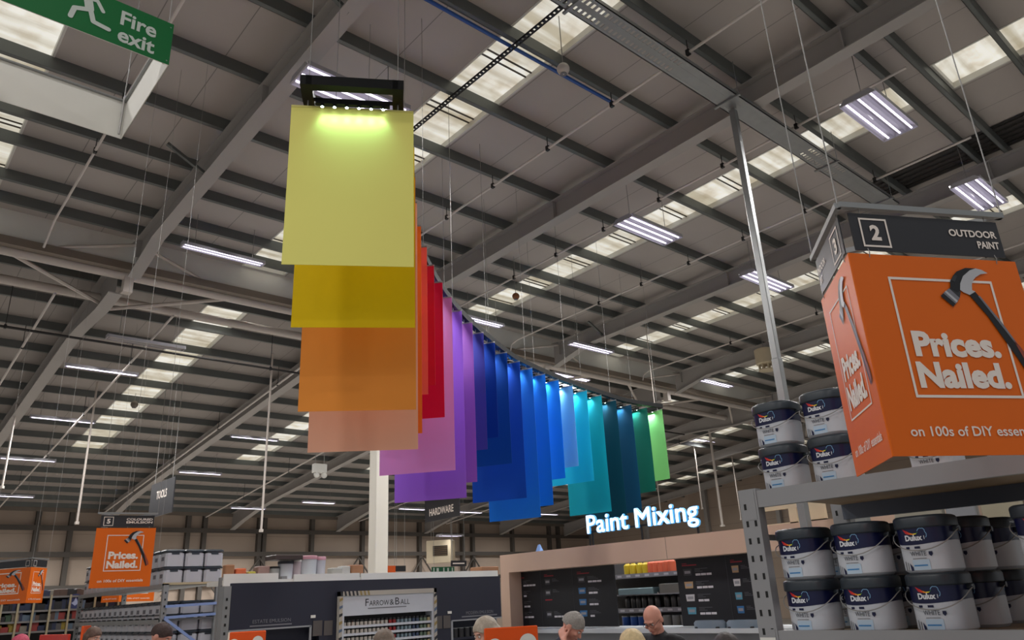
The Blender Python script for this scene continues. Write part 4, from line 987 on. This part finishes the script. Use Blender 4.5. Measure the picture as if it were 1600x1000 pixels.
b.build('frame_print', [mat('print ink', (40, 42, 48), .5), mat('print ochre', (150, 130, 80), .5), mat('print slate blue', (90, 106, 130), .5)], root)
b = MB(); b.box(fr_w, w-fr_w, -.05, -.01, zh, zt_-.055); b.build('header', M_unit, root)
for w_, p0, p1, q0 in (('F', 567, 572, 934.5), ('ARROW', 573, 604, 937.5), ('&', 605, 611.5, 937), ('B', 613.5, 620, 934.5), ('ALL', 621.5, 636, 937.5)):
    text('lettering', w_, (X(p0)-uL, X(p1)-uL, Zy(945.5, 600), Zy(q0, 600)), mat('print ink', (40, 42, 48), .5), root, 0, -.052)
b = MB(); b.rect(X(571)-uL, X(631)-uL, Zy(950, 600), Zy(948.4, 600), -.052); b.build('small_text', M_gp, root)
b = MB(); b.box(fr_w, w-fr_w, .105, .12, 0, zh); b.build('back_panel', mat('dark unit back', (30, 30, 32), .5), root)
b = MB(); b.box(fr_w, fr_w+.03, -.05, .10, 0, zh); b.box(w-fr_w-.03, w-fr_w, -.05, .10, 0, zh); b.build('side_panel', M_unit, root)
pots = []
PC = [(196, 190, 180)]*6 + [(150, 40, 40)] + [(120, 140, 150), (130, 150, 160), (70, 84, 110), (112, 130, 110), (180, 168, 130)]
for r, py in enumerate((971.5, 983, 995, 1007)):
    z = Zy(py, 600)-.02
    b = MB(); b.box(fr_w+.03, w-fr_w-.03, -.04, .10, z-.028, z); b.build('shelf', M_unit, root)
    n = 22
    for k in range(n):
        c = PC[min(int(k/n*12), 11)]; key = 'pot %d %d %d' % c
        if c not in [q[0] for q in pots]:
            b = MB(); b.lathe([(.021, 0), (.022, .004), (.022, .042)], 12, mi=0); b.lathe([(.0225, .042), (.0225, .062), (.02, .066)], 12, mi=1)
            me = b.mesh('sample_pot', [mat(key, c, .4), M_black], True); pots.append((c, me))
        me = [q[1] for q in pots if q[0] == c][0]
        o = bpy.data.objects.new('sample_pot', me); COL.objects.link(o)
        rown = ('top', 'second', 'third', 'lowest')[r]
        o.location = (xa+uL+fr_w+.06+(w-2*fr_w-.12)*k/(n-1), YN-.01-.005, z)
        cn = 'pale' if c[0] > 185 else 'red' if c == (150, 40, 40) else 'blue grey' if c[2] > c[0]+15 else 'green grey' if c[1] > c[0] else 'sand'
        tag(o, '%s sample pot with black lid on the %s row of the white display unit' % (cn, rown), 'paint pot', '%s pots on the %s row' % (cn, rown))
# dark tins in the two niches
def niche(p0, p1, z, side, step=.105):
    x = xa+X(p0)+.08; k = 0; me = None
    while x < xa+X(p1)-.06:
        if me is None:
            b = MB(); b.lathe([(.043, 0), (.045, .005), (.045, .115)], 14, mi=0); b.lathe([(.046, .115), (.046, .122), (.04, .124), (.039, .119)], 14, mi=1)
            me = b.mesh('small_tin', [mat('charcoal tin print', (46, 46, 50), .4), M_galv], True)
        o = bpy.data.objects.new('small_tin', me); COL.objects.link(o); o.location = (x, YN+.085, z); x += step
        tag(o, 'small charcoal tin with a bright lid in the %s niche of the navy wall' % side, 'paint tin', 'tins in the %s niche' % side)
niche(362, 484, zs-.28, 'left'); niche(708, 776, zs-.28+.09, 'right') if False else niche(708, 776, zs-.28, 'right')
# white topped shelving behind the navy wall with stock on top
yg = 10.6
root = empty('gondola', (at_y(350, 900, yg).x, yg, 0), 'white topped shelving run rising behind the navy wall', 'shelves')
gx = lambda px: at_y(px, 900, yg).x-root.location.x
b = MB(); z1_ = Zy(896.5, 500, yg); z0_ = Zy(910, 500, yg)
b.box(0, gx(435), 0, .03, z0_-.2, Zy(896, 400, yg)); b.box(gx(460), gx(562), 0, .03, z0_-.2, z1_); b.box(gx(565), gx(778), 0, .03, z0_-.2, Zy(894, 650, yg)); b.build('front_edge', M_white, root)
b = MB(); b.box(0, gx(778), .03, .6, z1_-.12, z1_-.06); b.build('top_shelf', M_white, root)
b = MB()
for px in (352, 447, 563, 690, 774): b.box(gx(px)-.04, gx(px)+.04, .05, .12, 0, z1_-.02)
b.build('upright', M_galv, root)
zt2 = z1_-.06
def boxy(name, px, wpx, hpx, m, label, cat='box', y=yg+.3, lidm=None, rz=0.0, z=None):
    q = at_y(px, 890, y); sc = q.dot(_fw)/F if False else (at_y(px+1, 890, y)-q).length
    wd, hg = wpx*sc, hpx*sc; b = MB(); b.bevbox(-wd/2, wd/2, -min(wd, .35)/2, min(wd, .35)/2, 0, hg, .012)
    o = b.build(name, m); o.location = (q.x, y, zt2 if z is None else z); o.rotation_euler = (0, 0, rz); tag(o, label, cat); return o
def tubby(px, wpx, hpx, m, ml, label, y=yg+.3, z=None):
    q = at_y(px, 890, y); sc = (at_y(px+1, 890, y)-q).length; r, h = wpx*sc/2, hpx*sc
    rt = empty('plastic_tub', (q.x, y, zt2 if z is None else z), label, 'tub')
    MB().lathe([(r*.9, 0), (r, h*.85)], 18).build('body', m, rt, smooth=True); MB().lathe([(r*1.05, h*.84), (r*1.05, h*.97), (r*.95, h)], 18).build('lid', ml, rt, smooth=True); return rt
M_card = mat('brown cardboard', (150, 106, 74), .7, 0, .1, 6)
boxy('carton', 357, 14, 24, M_card, 'brown carton on the white topped shelving at its left end')
boxy('carton', 374, 16, 18, mat('orange carton', (190, 92, 50), .6), 'orange carton beside the brown carton on the white topped shelving')
boxy('carton', 392, 12, 13, mat('yellow carton', (170, 160, 60), .6), 'yellow carton on the white topped shelving')
boxy('carton', 409, 18, 20, mat('dull pink carton', (140, 112, 104), .6), 'dull pink carton on the white topped shelving left of the tubs')
tubby(428, 16, 19, mat('pale tub plastic', (170, 172, 168), .4), M_black, 'small pale tub left of the large white tub on top of the shelving')
tubby(446, 22, 26, mat('white tub plastic', (190, 194, 198), .4), M_lid, 'large white tub with a dark lid on top of the shelving')
boxy('flat_case', 443, 44, 7, mat('dark brown case', (62, 50, 46), .5), 'dark flat case lying across the tubs on top of the shelving', 'case', z=zt2+.27)
tubby(463, 14, 29, mat('pinkish tub plastic', (190, 176, 180), .4), M_white, 'narrow pale pink tub right of the large white tub')
tubby(481, 25, 32, mat('white tub plastic', (190, 194, 198), .4), mat('pink lid', (190, 140, 150), .4), 'white tub with a pink lid in the middle of the shelving top')
tubby(500, 15, 30, mat('grey white tub', (180, 180, 186), .4), mat('pink lid', (190, 140, 150), .4), 'narrow white tub with a pink lid')
boxy('carton', 523, 16, 14, mat('pale carton', (160, 158, 150), .6), 'pale carton right of the pink lidded tubs')
boxy('carton', 537, 14, 16, mat('white carton', (176, 174, 168), .6), 'white carton second from the column on the shelving top')
boxy('carton', 554, 18, 17, M_card, 'brown carton on the shelving top just left of the white column')
boxy('carton', 757, 26, 9, M_card, 'long brown carton on the shelving top right of the exit sign')
# small signs hanging far behind
def board(name, px0, px1, py0, py1, y, m, label, cat='sign'):
    A = at_y(px0, py1, y); Bx = at_y(px1, py1, y).x; zt_ = at_y(px0, py0, y).z
    rt = empty(name, A, label, cat); b = MB(); b.box(0, Bx-A.x, 0, .03, 0, zt_-A.z); bd = b.build('board', m, rt)
    h = MB()
    for s in (.1, .9): h.tube([((Bx-A.x)*s, .015, zt_-A.z), ((Bx-A.x)*s, .015, zf(y)-A.z)], .008, 5)
    h.build('hanging_wire', M_wire, rt); return rt, bd, Bx-A.x, zt_-A.z
rt, bd, w_, h_ = board('exit_sign', 675, 710, 886, 895, 28, mat('dull green sign', (30, 92, 62), .4), 'small green exit sign hanging below the cream heater')
g = MB()
for k in (.06, .5, .88): g.rect(w_*k, w_*(k+.05), h_*.15, h_*.85, -.004)
g.rect(w_*.2, w_*.3, h_*.2, h_*.8, -.004); g.rect(w_*.68, w_*.75, h_*.2, h_*.8, -.004); g.build('printed_arrow', mat('pale print', (196, 204, 196), .5), bd)
rt, bd, w_, h_ = board('small_sign', 605, 618, 884, 894.5, 27, mat('plain orange sign', (222, 92, 30), .4), 'small orange sign just right of the white column')
rt, bd, w_, h_ = board('small_sign', 618, 634, 884, 893, 27.3, M_header, 'small black sign beside the small orange sign')
rt, bd, w_, h_ = board('small_sign', 705, 729, 876, 885, 26, M_header, 'small black sign with a white line of text beside the green exit sign')
g = MB(); g.rect(w_*.1, w_*.86, h_*.4, h_*.62, -.004); g.build('printed_text', M_print, bd)

# ================================================================== RACK OF PAINT TUBS ON THE LEFT
YR0 = 13.0; x0_ = at_y(256, 915, YR0).x; x1_ = at_y(346, 915, YR0).x
root = empty('pallet_rack', (x0_, YR0, 0), 'grey and blue tall rack stacked with paint tubs, left of the navy wall', 'shelf rack')
wr = x1_-x0_; zr = Zy(913, 300, YR0); LR = 5.2
M_bl = mat('pale blue brace', (130, 150, 196), .4)
for nm, xx, yy in (('upright', 0, 0), ('upright', wr-.08, 0), ('upright', 0, LR), ('upright', wr-.08, LR)):
    b = MB(); b.box(xx, xx+.08, yy, yy+.07, 0, zr+.02); u = b.build(nm, M_galv, root)
    s = MB(); z = .2
    while z < zr-.1: s.box(xx+.03, xx+.05, yy-.003, yy, z, z+.03); z += .1
    s.build('slots', M_slot, u)
b = MB()
for py in (946, 963): z = Zy(py, 300, YR0); b.bar((.05, -.02, z), (wr-.05, -.02, z+.02), .03, .04)
z = Zy(964, 300, YR0); b.bar((.05, -.03, z), (wr-.1, -.03, z-.55), .03, .04); b.build('end_brace', M_bl, root)
b = MB(); b.box(0, wr, 0, .06, zr-.0, zr+.035); b.build('end_beam', mat('pale wood batten', (176, 160, 128), .6), root)
levels = [zr+.035, Zy(963, 300, YR0)-.05, Zy(963, 300, YR0)-.37, .95, .5]
shelfz = [zr+.02, zr-.50, zr-.94, .75, .2]
for z in shelfz:
    b = MB(); b.box(0, wr, .03, LR+.05, z-.03, z); b.build('shelf_deck', M_galv, root)
    b = MB(); b.box(-.015, .03, .07, LR, z-.07, z-.002); b.build('shelf_beam', M_galv, root)
M_rt = mat('grey white tub', (180, 180, 186), .4)
b = MB(); b.bevbox(-.145, .145, -.135, .135, 0, .225, .03, 0); b.bevbox(-.152, .152, -.142, .142, .225, .262, .02, 1)
for s in (-1, 1):
    b.box(s*.146-.003, s*.146+.003, -.06, .06, .09, .15, 2); b.box(-.06, .06, s*.136-.003, s*.136+.003, .18, .22, 1)
me = b.mesh('stacked_tub', [M_rt, M_lid, mat('tub ticket', (90, 92, 100), .5)])
cnt = 0
lv = ['on top of', 'on the upper shelf of', 'on the middle shelf of', 'on the low shelf of']
for li, z in enumerate(shelfz[:3]):
    yy = 0; 
    for ri in range(15):
        y = YR0+.24+ri*.33
        if y > YR0+LR-.1: break
        for ci in range(3):
            if ri > 0 and ci > 0 and not (li == 0): continue
            for st in range(2 if li == 0 else 1 if li == 1 else 2):
                x = x0_+.165+ci*.315
                o = bpy.data.objects.new('stacked_tub', me); COL.objects.link(o); o.location = (x, y, z+st*.263); cnt += 1
                where = 'facing the aisle end' if ri == 0 else 'along the aisle side'
                lab = 'white tub %s the tall left rack, %s' % (lv[li], where)
                tag(o, lab, 'paint tub', 'tubs %s the left rack %s' % (lv[li], where))

# ================================================================== CROWDED SHELVES AT THE LOWER LEFT
YD = 20.5
root = empty('gondola', (at_y(-30, 950, YD).x, YD, 0), 'dim dark shelving run full of goods at the lower left', 'shelves')
gx = lambda px: at_y(px, 950, YD).x-root.location.x
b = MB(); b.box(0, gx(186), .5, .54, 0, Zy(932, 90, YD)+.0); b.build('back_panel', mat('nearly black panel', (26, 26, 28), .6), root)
sz = [Zy(p, 90, YD) for p in (931, 952, 968, 984)]
for z in sz+[.8, .3]:
    b = MB(); b.box(0, gx(186), 0, .5, z-.04, z); b.build('shelf', mat('dim grey shelf', (108, 106, 104), .5), root)
for px in (2, 28, 52, 78, 108, 147, 166, 184):
    b = MB(); b.box(gx(px)-.02, gx(px)+.02, -.02, .03, 0, sz[0]+.02); b.build('upright', mat('dull brass upright', (150, 138, 110), .5), root)
goods = [('dark blue', (30, 38, 64)), ('grey', (74, 72, 72)), ('black', (20, 20, 22)), ('red', (128, 44, 40)), ('cream', (120, 112, 100)), ('pale blue', (76, 92, 108)), ('brown', (72, 54, 44)), ('green', (44, 66, 46)), ('yellow', (140, 120, 44))]  # packet colours darkened to carry the shade on these shelves
rnd = random.Random(3); rows = ['top', 'second', 'third', 'fourth']
for li, z in enumerate(sz):
    px = 0
    while px < 182:
        wpx = rnd.uniform(5, 12); k = rnd.randrange(len(goods)) if li != 1 else rnd.choice([0, 1, 2, 5, 2, 2]); hp = rnd.uniform(6, 12 if li else 9)
        q = at_y(px+wpx/2, 950, YD+.2); sc = .0181
        b = MB(); b.bevbox(-wpx*sc*.44, wpx*sc*.44, -.12, .12, 0, hp*sc, .012)
        o = b.build('boxed_goods', mat('goods '+goods[k][0], goods[k][1], .5)); o.location = (q.x, YD+.18, z)
        tag(o, 'small %s packet on the %s row of the dim shelving at the lower left' % (goods[k][0], rows[li]), 'box', '%s packets on the %s dim row' % (goods[k][0], rows[li]))
        px += wpx
q = at_y(117, 945, YD+.05); rt = empty('round_product', q, 'round dark blue product with a pale emblem high on the dim shelving', 'product')
b = MB(); b.v = []; b.loft([[(.16*math.cos(2*math.pi*k/20), yv, .16*math.sin(2*math.pi*k/20)) for k in range(20)] for yv in (0, .1)]); b.build('disc', mat('navy disc', (42, 52, 96), .4), rt)
b = MB(); b.flat([(.0, .1), (.05, -.02), (.09, -.03), (.0, -.1), (-.08, -.04), (-.03, 0)], -.003); b.build('emblem', mat('pale emblem', (150, 160, 190), .5), rt)
rt.location.z = sz[1]+.161

# ================================================================== ORANGE SIGNS AT THE BOTTOM EDGE
def low_sign(c, dep, label, discs, name='price_sign', m=None):
    P = [at_d(px, py, d) for (px, py), d in zip(c, dep)]; A = Vector((P[0].x, P[0].y, 0))
    Bp = at_z(c[1][0], c[1][1], P[0].z-CZ) if abs(P[0].z-CZ) > .02 else P[1]
    rt = empty(name, A, label, 'sign'); fr = face_on(A, Vector((Bp.x, Bp.y, 0)), rt); w = fr['w']; z1_ = P[0].z
    b = MB(); b.bevbox(0, w, 0, .03, z1_-.42, z1_, .006); bd = b.build('board', m or mat('bright orange sign', (232, 84, 10), .35), rt); put(bd, fr)
    g = MB()
    for u, v, r in discs: g.flat([(u*w+r*math.cos(a*math.pi/14), z1_-v+r*math.sin(a*math.pi/14)) for a in range(28)], -.003)
    if discs: g.build('white_disc', M_white, bd)
    b = MB(); b.box(w*.5-.02, w*.5+.02, .004, .026, 0, z1_-.4); b.box(w*.5-.2, w*.5+.2, -.1, .14, 0, .015); b.build('stand', M_galv, bd); return rt
low_sign([(757, 982), (840, 977)], [5.4, 5.4], 'orange sign with white discs at the bottom edge in front of the mixing station', [(.18, .125, .055), (.80, .115, .065)])
low_sign([(359, 988), (415, 985)], [6.5, 6.5], 'orange sign with white discs at the bottom edge below the navy wall', [(.14, .1, .045), (.80, .085, .045)])
low_sign([(62, 992), (107, 991)], [9.5, 9.5], 'red sign at the bottom edge of the lower left shelving', [], m=mat('red sign', (196, 52, 36), .4))
low_sign([(131, 978), (143, 977)], [11.5, 11.5], 'small tall orange sign left of the number 5 sign bottom', [])
# ================================================================== PEOPLE
def capsule(b, p0, p1, r0, r1, n=12):
    p0, p1 = Vector(p0), Vector(p1); t = (p1-p0).normalized(); L = (p1-p0).length
    path = []; rs = []
    for k in range(5):
        a = math.pi/2*k/4; path.append(p0 - t*r0*math.cos(a)*.98); rs.append(max(r0*math.sin(a), r0*.12))
    for k in range(5):
        a = math.pi/2*(1-k/4); path.append(p1 + t*r1*math.cos(a)*.98); rs.append(max(r1*math.sin(a), r1*.12))
    b.tube(path, rs, n)
def remesh(mb, name, m, vox, parent, smooth_it=4):
    me = mb.mesh(name, m); o = bpy.data.objects.new(name, me); COL.objects.link(o)
    md = o.modifiers.new('r', 'REMESH'); md.mode = 'VOXEL'; md.voxel_size = vox; md.use_smooth_shade = True
    sm = o.modifiers.new('s', 'SMOOTH'); sm.factor = .5; sm.iterations = smooth_it
    dg = bpy.context.evaluated_depsgraph_get(); me2 = bpy.data.meshes.new_from_object(o.evaluated_get(dg)); o.modifiers.clear()
    o.data = me2; bpy.data.meshes.remove(me); me2.name = name; me2.shade_smooth()
    if not me2.materials: me2.materials.append(m)
    o.parent = parent; return o
def hand(b, wrist, fwd, side, pal, s=1.0, curl=.5):
    """palm and five separate fingers; fwd along the hand, side towards the thumb, pal out of the palm"""
    fwd, side, pal = Vector(fwd).normalized(), Vector(side).normalized(), Vector(pal).normalized()
    w = Vector(wrist)
    for k in (-1.4, -.5, .4, 1.3): capsule(b, w+side*(k*.012*s), w+fwd*.085*s+side*(k*.021*s), .017*s, .013*s, 8)
    for k, L in ((1.5, .072), (.5, .082), (-.5, .076), (-1.5, .058)):
        p = w+fwd*.085*s+side*(k*.021*s); d = fwd.copy()
        for j in range(3):
            q = p+d*(L*(.45, .32, .25)[j]*s); capsule(b, p, q, (.0098-.001*j)*s, (.009-.001*j)*s, 8); p = q; d = (d*math.cos(curl)+pal*math.sin(curl)).normalized()
    p = w+fwd*.02*s+side*.03*s; d = (fwd*.7+side*.7+pal*.2).normalized()
    for j in range(2): q = p+d*(.042, .034)[j]*s; capsule(b, p, q, (.0125-.002*j)*s, (.011-.002*j)*s, 8); p = q; d = (d+fwd*.4+pal*.25).normalized()
SKIN = {'fair': (206, 158, 138), 'pink': (214, 150, 130), 'tan': (184, 130, 106)}
def person(px, py, dep, label, face, skin, hair, shirt, tilt=.5, bald=False, hairlen=0.0, arms='down', vox=.011, glasses=False, hgt=None):
    """head top seen at (px, py); face = heading in the plan, tilt = how far the head bows"""
    q = at_d(px, py, dep); H = hgt or q.z
    rt = empty('person', (q.x, q.y, 0), label, 'person', None, math.atan2(-face[0], face[1]) if True else 0)
    # local frame: +y is where the person faces, x to their right
    k = H/1.72 if H > 1.2 else 1
    hc = Vector((0, .0, H-.135*1)); up = Vector((0, math.sin(tilt), math.cos(tilt))); fd = Vector((0, math.cos(tilt), -math.sin(tilt))); rx = Vector((1, 0, 0))
    off = .22*math.sin(tilt); fl = math.hypot(*face); rt.location -= Vector((face[0]/fl*off, face[1]/fl*off, 0))
    hc = Vector((0, off, H)) - up*.118
    def hp(x, y, z): return hc+rx*x+fd*y+up*z
    b = MB()
    def ell(c, a, bb, cc):
        i0 = len(b.v); b.sphere((0, 0, 0), a, bb, cc, 18, 12)
        b.v[i0:] = [tuple(Vector(c)+rx*v[0]+fd*v[1]+up*v[2]) for v in b.v[i0:]]
    ell(hp(0, -.014, .018), .080, .097, .096); ell(hp(0, .022, -.038), .066, .066, .072); ell(hp(0, .012, -.075), .058, .056, .036); ell(hp(0, .052, -.098), .032, .032, .024)
    capsule(b, hp(0, .083, .0), hp(0, .104, -.034), .009, .015, 8); ell(hp(0, .098, -.036), .018, .014, .011)
    ell(hp(0, .080, .022), .052, .018, .012); ell(hp(0, .082, -.066), .026, .014, .010)
    for s in (-1, 1): ell(hp(s*.084, -.012, -.012), .013, .024, .036); ell(hp(s*.042, .07, -.03), .022, .02, .018)
    neck0 = Vector((0, -.03, H-.315+.13*math.sin(tilt))); capsule(b, hp(0, -.02, -.06), neck0, .054, .060)
    sh = H*.815+.15*math.sin(tilt); hips = H*.53
    capsule(b, (0, -.045, sh-.10), (0, -.03, hips+.16), .125, .115); capsule(b, (-.09, -.045, sh-.13), (-.07, -.03, hips+.15), .10, .095); capsule(b, (.09, -.045, sh-.13), (.07, -.03, hips+.15), .10, .095)
    capsule(b, (-.135, -.045, sh-.06), (.135, -.045, sh-.06), .062, .062); capsule(b, (-.07, -.03, hips+.04), (.07, -.03, hips+.04), .125, .125)
    for s in (-1, 1):
        capsule(b, (s*.085, -.03, hips), (s*.095, -.01, H*.285), .092, .058); capsule(b, (s*.095, -.01, H*.285), (s*.10, -.04, .09), .056, .038); capsule(b, (s*.10, -.05, .045), (s*.105, .13, .035), .040, .034)
    A = []
    for s in (-1, 1):
        S0 = Vector((s*.185, -.045, sh-.065))
        if arms == 'head' and s > 0:
            el = Vector((.33, .14, sh-.20)); wr = hp(.135, .03, -.11)
        elif arms == 'hold':
            el = Vector((s*.25, .05, sh-.33)); wr = Vector((s*.09, .30, sh-.22))
        else:
            el = Vector((s*.235, -.06, sh-.36)); wr = Vector((s*.245, .03, sh-.61))
        A.append((S0, el, wr)); capsule(b, S0, el, .052, .042); capsule(b, el, wr, .041, .027)
        d = (wr-el).normalized(); sd = Vector((-s, 0, 0)) if arms == 'down' else Vector((-s*.5, 0, .8)); sd = (sd-d*sd.dot(d)).normalized(); hand(b, wr, d, sd, d.cross(sd)*(s), 1.0, .45 if arms == 'down' else .7)
    remesh(b, 'body', mat('skin '+skin, SKIN[skin], .5, 0, .05, 12), vox, rt)
    # clothes
    c = MB()
    capsule(c, (0, -.045, sh-.10), (0, -.03, hips+.10), .140, .132); capsule(c, (-.09, -.045, sh-.13), (-.07, -.03, hips+.10), .115, .112); capsule(c, (.09, -.045, sh-.13), (.07, -.03, hips+.10), .115, .112)
    capsule(c, (-.14, -.045, sh-.062), (.14, -.045, sh-.062), .074, .074)
    capsule(c, neck0+Vector((0, 0, -.04)), neck0+Vector((0, -.004, .008)), .078, .066)
    for S0, el, wr in A: capsule(c, S0, el, .066, .056); capsule(c, el, el.lerp(wr, .78), .054, .040)
    remesh(c, 'top', mat('cloth '+shirt[0], shirt[1], .8, 0, .12, 20, bump=.2), .014, rt)
    c = MB(); capsule(c, (-.07, -.03, hips+.05), (.07, -.03, hips+.05), .138, .138)
    for s in (-1, 1): capsule(c, (s*.085, -.03, hips), (s*.095, -.01, H*.285), .106, .074); capsule(c, (s*.095, -.01, H*.285), (s*.10, -.04, .11), .073, .062)
    remesh(c, 'trousers', mat('dark denim', (40, 46, 62), .8, 0, .1, 20), .016, rt)
    c = MB()
    for s in (-1, 1): capsule(c, (s*.10, -.06, .05), (s*.106, .15, .045), .052, .045)
    remesh(c, 'shoes', mat('dark shoes', (30, 28, 28), .6), .012, rt)
    # hair
    if not bald:
        c = MB(); n_, m_ = 28, 14; rings = []; rr = random.Random(int(px))
        ph = [rr.uniform(0, 6.28) for _ in range(4)]
        for i in range(m_+1):
            lat = math.pi*(.02+(.56)*i/m_); ring = []
            for kk in range(n_):
                lo = 2*math.pi*kk/n_; front = max(0, math.sin(lo)); la = lat*(1-.30*front**2) * (1+.10*max(0, -math.sin(lo)))
                w_ = 1+.025*math.sin(5*lo+ph[0]+3*lat)+.02*math.sin(9*lo+ph[1])*math.sin(6*lat+ph[2])
                r_ = (1.10 if hairlen < .05 else 1.17)*w_
                ring.append(hp(.081*r_*math.sin(la)*math.cos(lo), -.014+.098*r_*math.sin(la)*math.sin(lo), .018+.098*r_*math.cos(la)))
            rings.append(ring)
        c.loft(rings)
        if hairlen > .05:
            for kk in range(9):
                a = math.pi*(1.02+.96*kk/8); p = hp(.084*math.cos(a), -.014+.10*math.sin(a), .0); capsule(c, p, p+Vector((0, -.02, -hairlen))+rx*(.01*math.cos(a)), .032, .018, 8)
            remesh(c, 'hair', mat('hair '+hair[0], hair[1], .6, 0, .35, 40, bump=.5), .009, rt, 2)
        else: c.build('hair', mat('hair '+hair[0], hair[1], .65, 0, .35, 60, bump=.6), rt, smooth=True)
    e = MB()
    for s in (-1, 1):
        p = hp(s*.032, .081, .0); e.sphere(p, .0105, n=10, m=6)
    e.build('eyes', mat('eye white', (210, 205, 200), .3), rt, smooth=True)
    e = MB()
    for s in (-1, 1):
        e.sphere(hp(s*.032, .0895, -.001), .0048, n=8, m=6); e.bar(hp(s*.016, .0925, .020), hp(s*.05, .083, .021), .006, .006)
    e.build('brows_and_pupils', mat('dark brow', (70, 56, 48), .6), rt)
    e = MB(); e.bar(hp(-.020, .092, -.068), hp(.020, .092, -.068), .006, .005); e.build('mouth', mat('lip', (160, 86, 84), .5), rt)
    if glasses:
        e = MB()
        for s in (-1, 1):
            cc = hp(s*.033, .101, -.002); e.tube([cc+rx*.023*math.cos(t)+up*.017*math.sin(t) for t in [2*math.pi*k/14 for k in range(15)]], .0018, 5)
            e.tube([hp(s*.056, .098, .0), hp(s*.082, .0, .004)], .0018, 5)
        e.tube([hp(-.01, .102, .003), hp(.01, .102, .003)], .0018, 5); e.build('glasses', M_black, rt)
    return rt
GH = ('grey', (150, 144, 138))
person(908, 962, 6.9, 'person with cropped grey hair holding a hand beside the head, before the left board', (.45, -.9), 'pink', GH, ('navy shirt', (34, 38, 54)), .75, arms='head', vox=.008)
person(1012, 950, 6.9, 'bald person in a black top and glasses looking down, before the opening between the boards', (-1, -.15), 'pink', GH, ('black shirt', (24, 24, 28)), .6, bald=True, arms='hold', vox=.008, glasses=True)
person(984, 985, 5.6, 'person with blond hair at the bottom edge, left of the bald person', (.3, .95), 'fair', ('blond', (206, 182, 138)), ('pale coat', (176, 170, 166)), .1, hairlen=.22)
person(1131, 991, 5.2, 'person with dark hair at the bottom edge right of the bald person', (.6, .8), 'tan', ('dark brown', (46, 36, 34)), ('grey coat', (70, 72, 78)), .1, hairlen=.12)
person(752, 967, 6.3, 'person with light grey hair half hidden by the orange sign with discs', (-.9, .1), 'fair', ('ash', (176, 164, 148)), ('black jacket', (26, 28, 32)), .3, hairlen=.06)
person(598, 985, 7.2, 'person with tousled brown grey hair in front of the white display unit', (-.2, .98), 'fair', ('brown grey', (112, 98, 86)), ('brown coat', (96, 82, 70)), .1, hairlen=.06)
person(263, 976, 7.6, 'person with short dark brown hair at the bottom edge by the left rack', (.7, -.7), 'pink', ('dark chestnut', (56, 38, 34)), ('dark top', (44, 44, 50)), .5)
person(151, 981, 10.5, 'person with brown hair at the bottom edge left of the left rack', (.5, -.8), 'fair', ('brown', (92, 70, 58)), ('green coat', (70, 80, 66)), .3, hairlen=.06)
pk = person(38, 992, 9.5, 'person with pink hat at the bottom left corner', (.8, -.5), 'fair', ('pink knit', (190, 76, 100)), ('dark coat', (44, 42, 50)), .2)

for ch in pk.children:
    if ch.name.startswith('hair'): ch.name = 'hat'; ch['label'] = 'pink knitted hat'
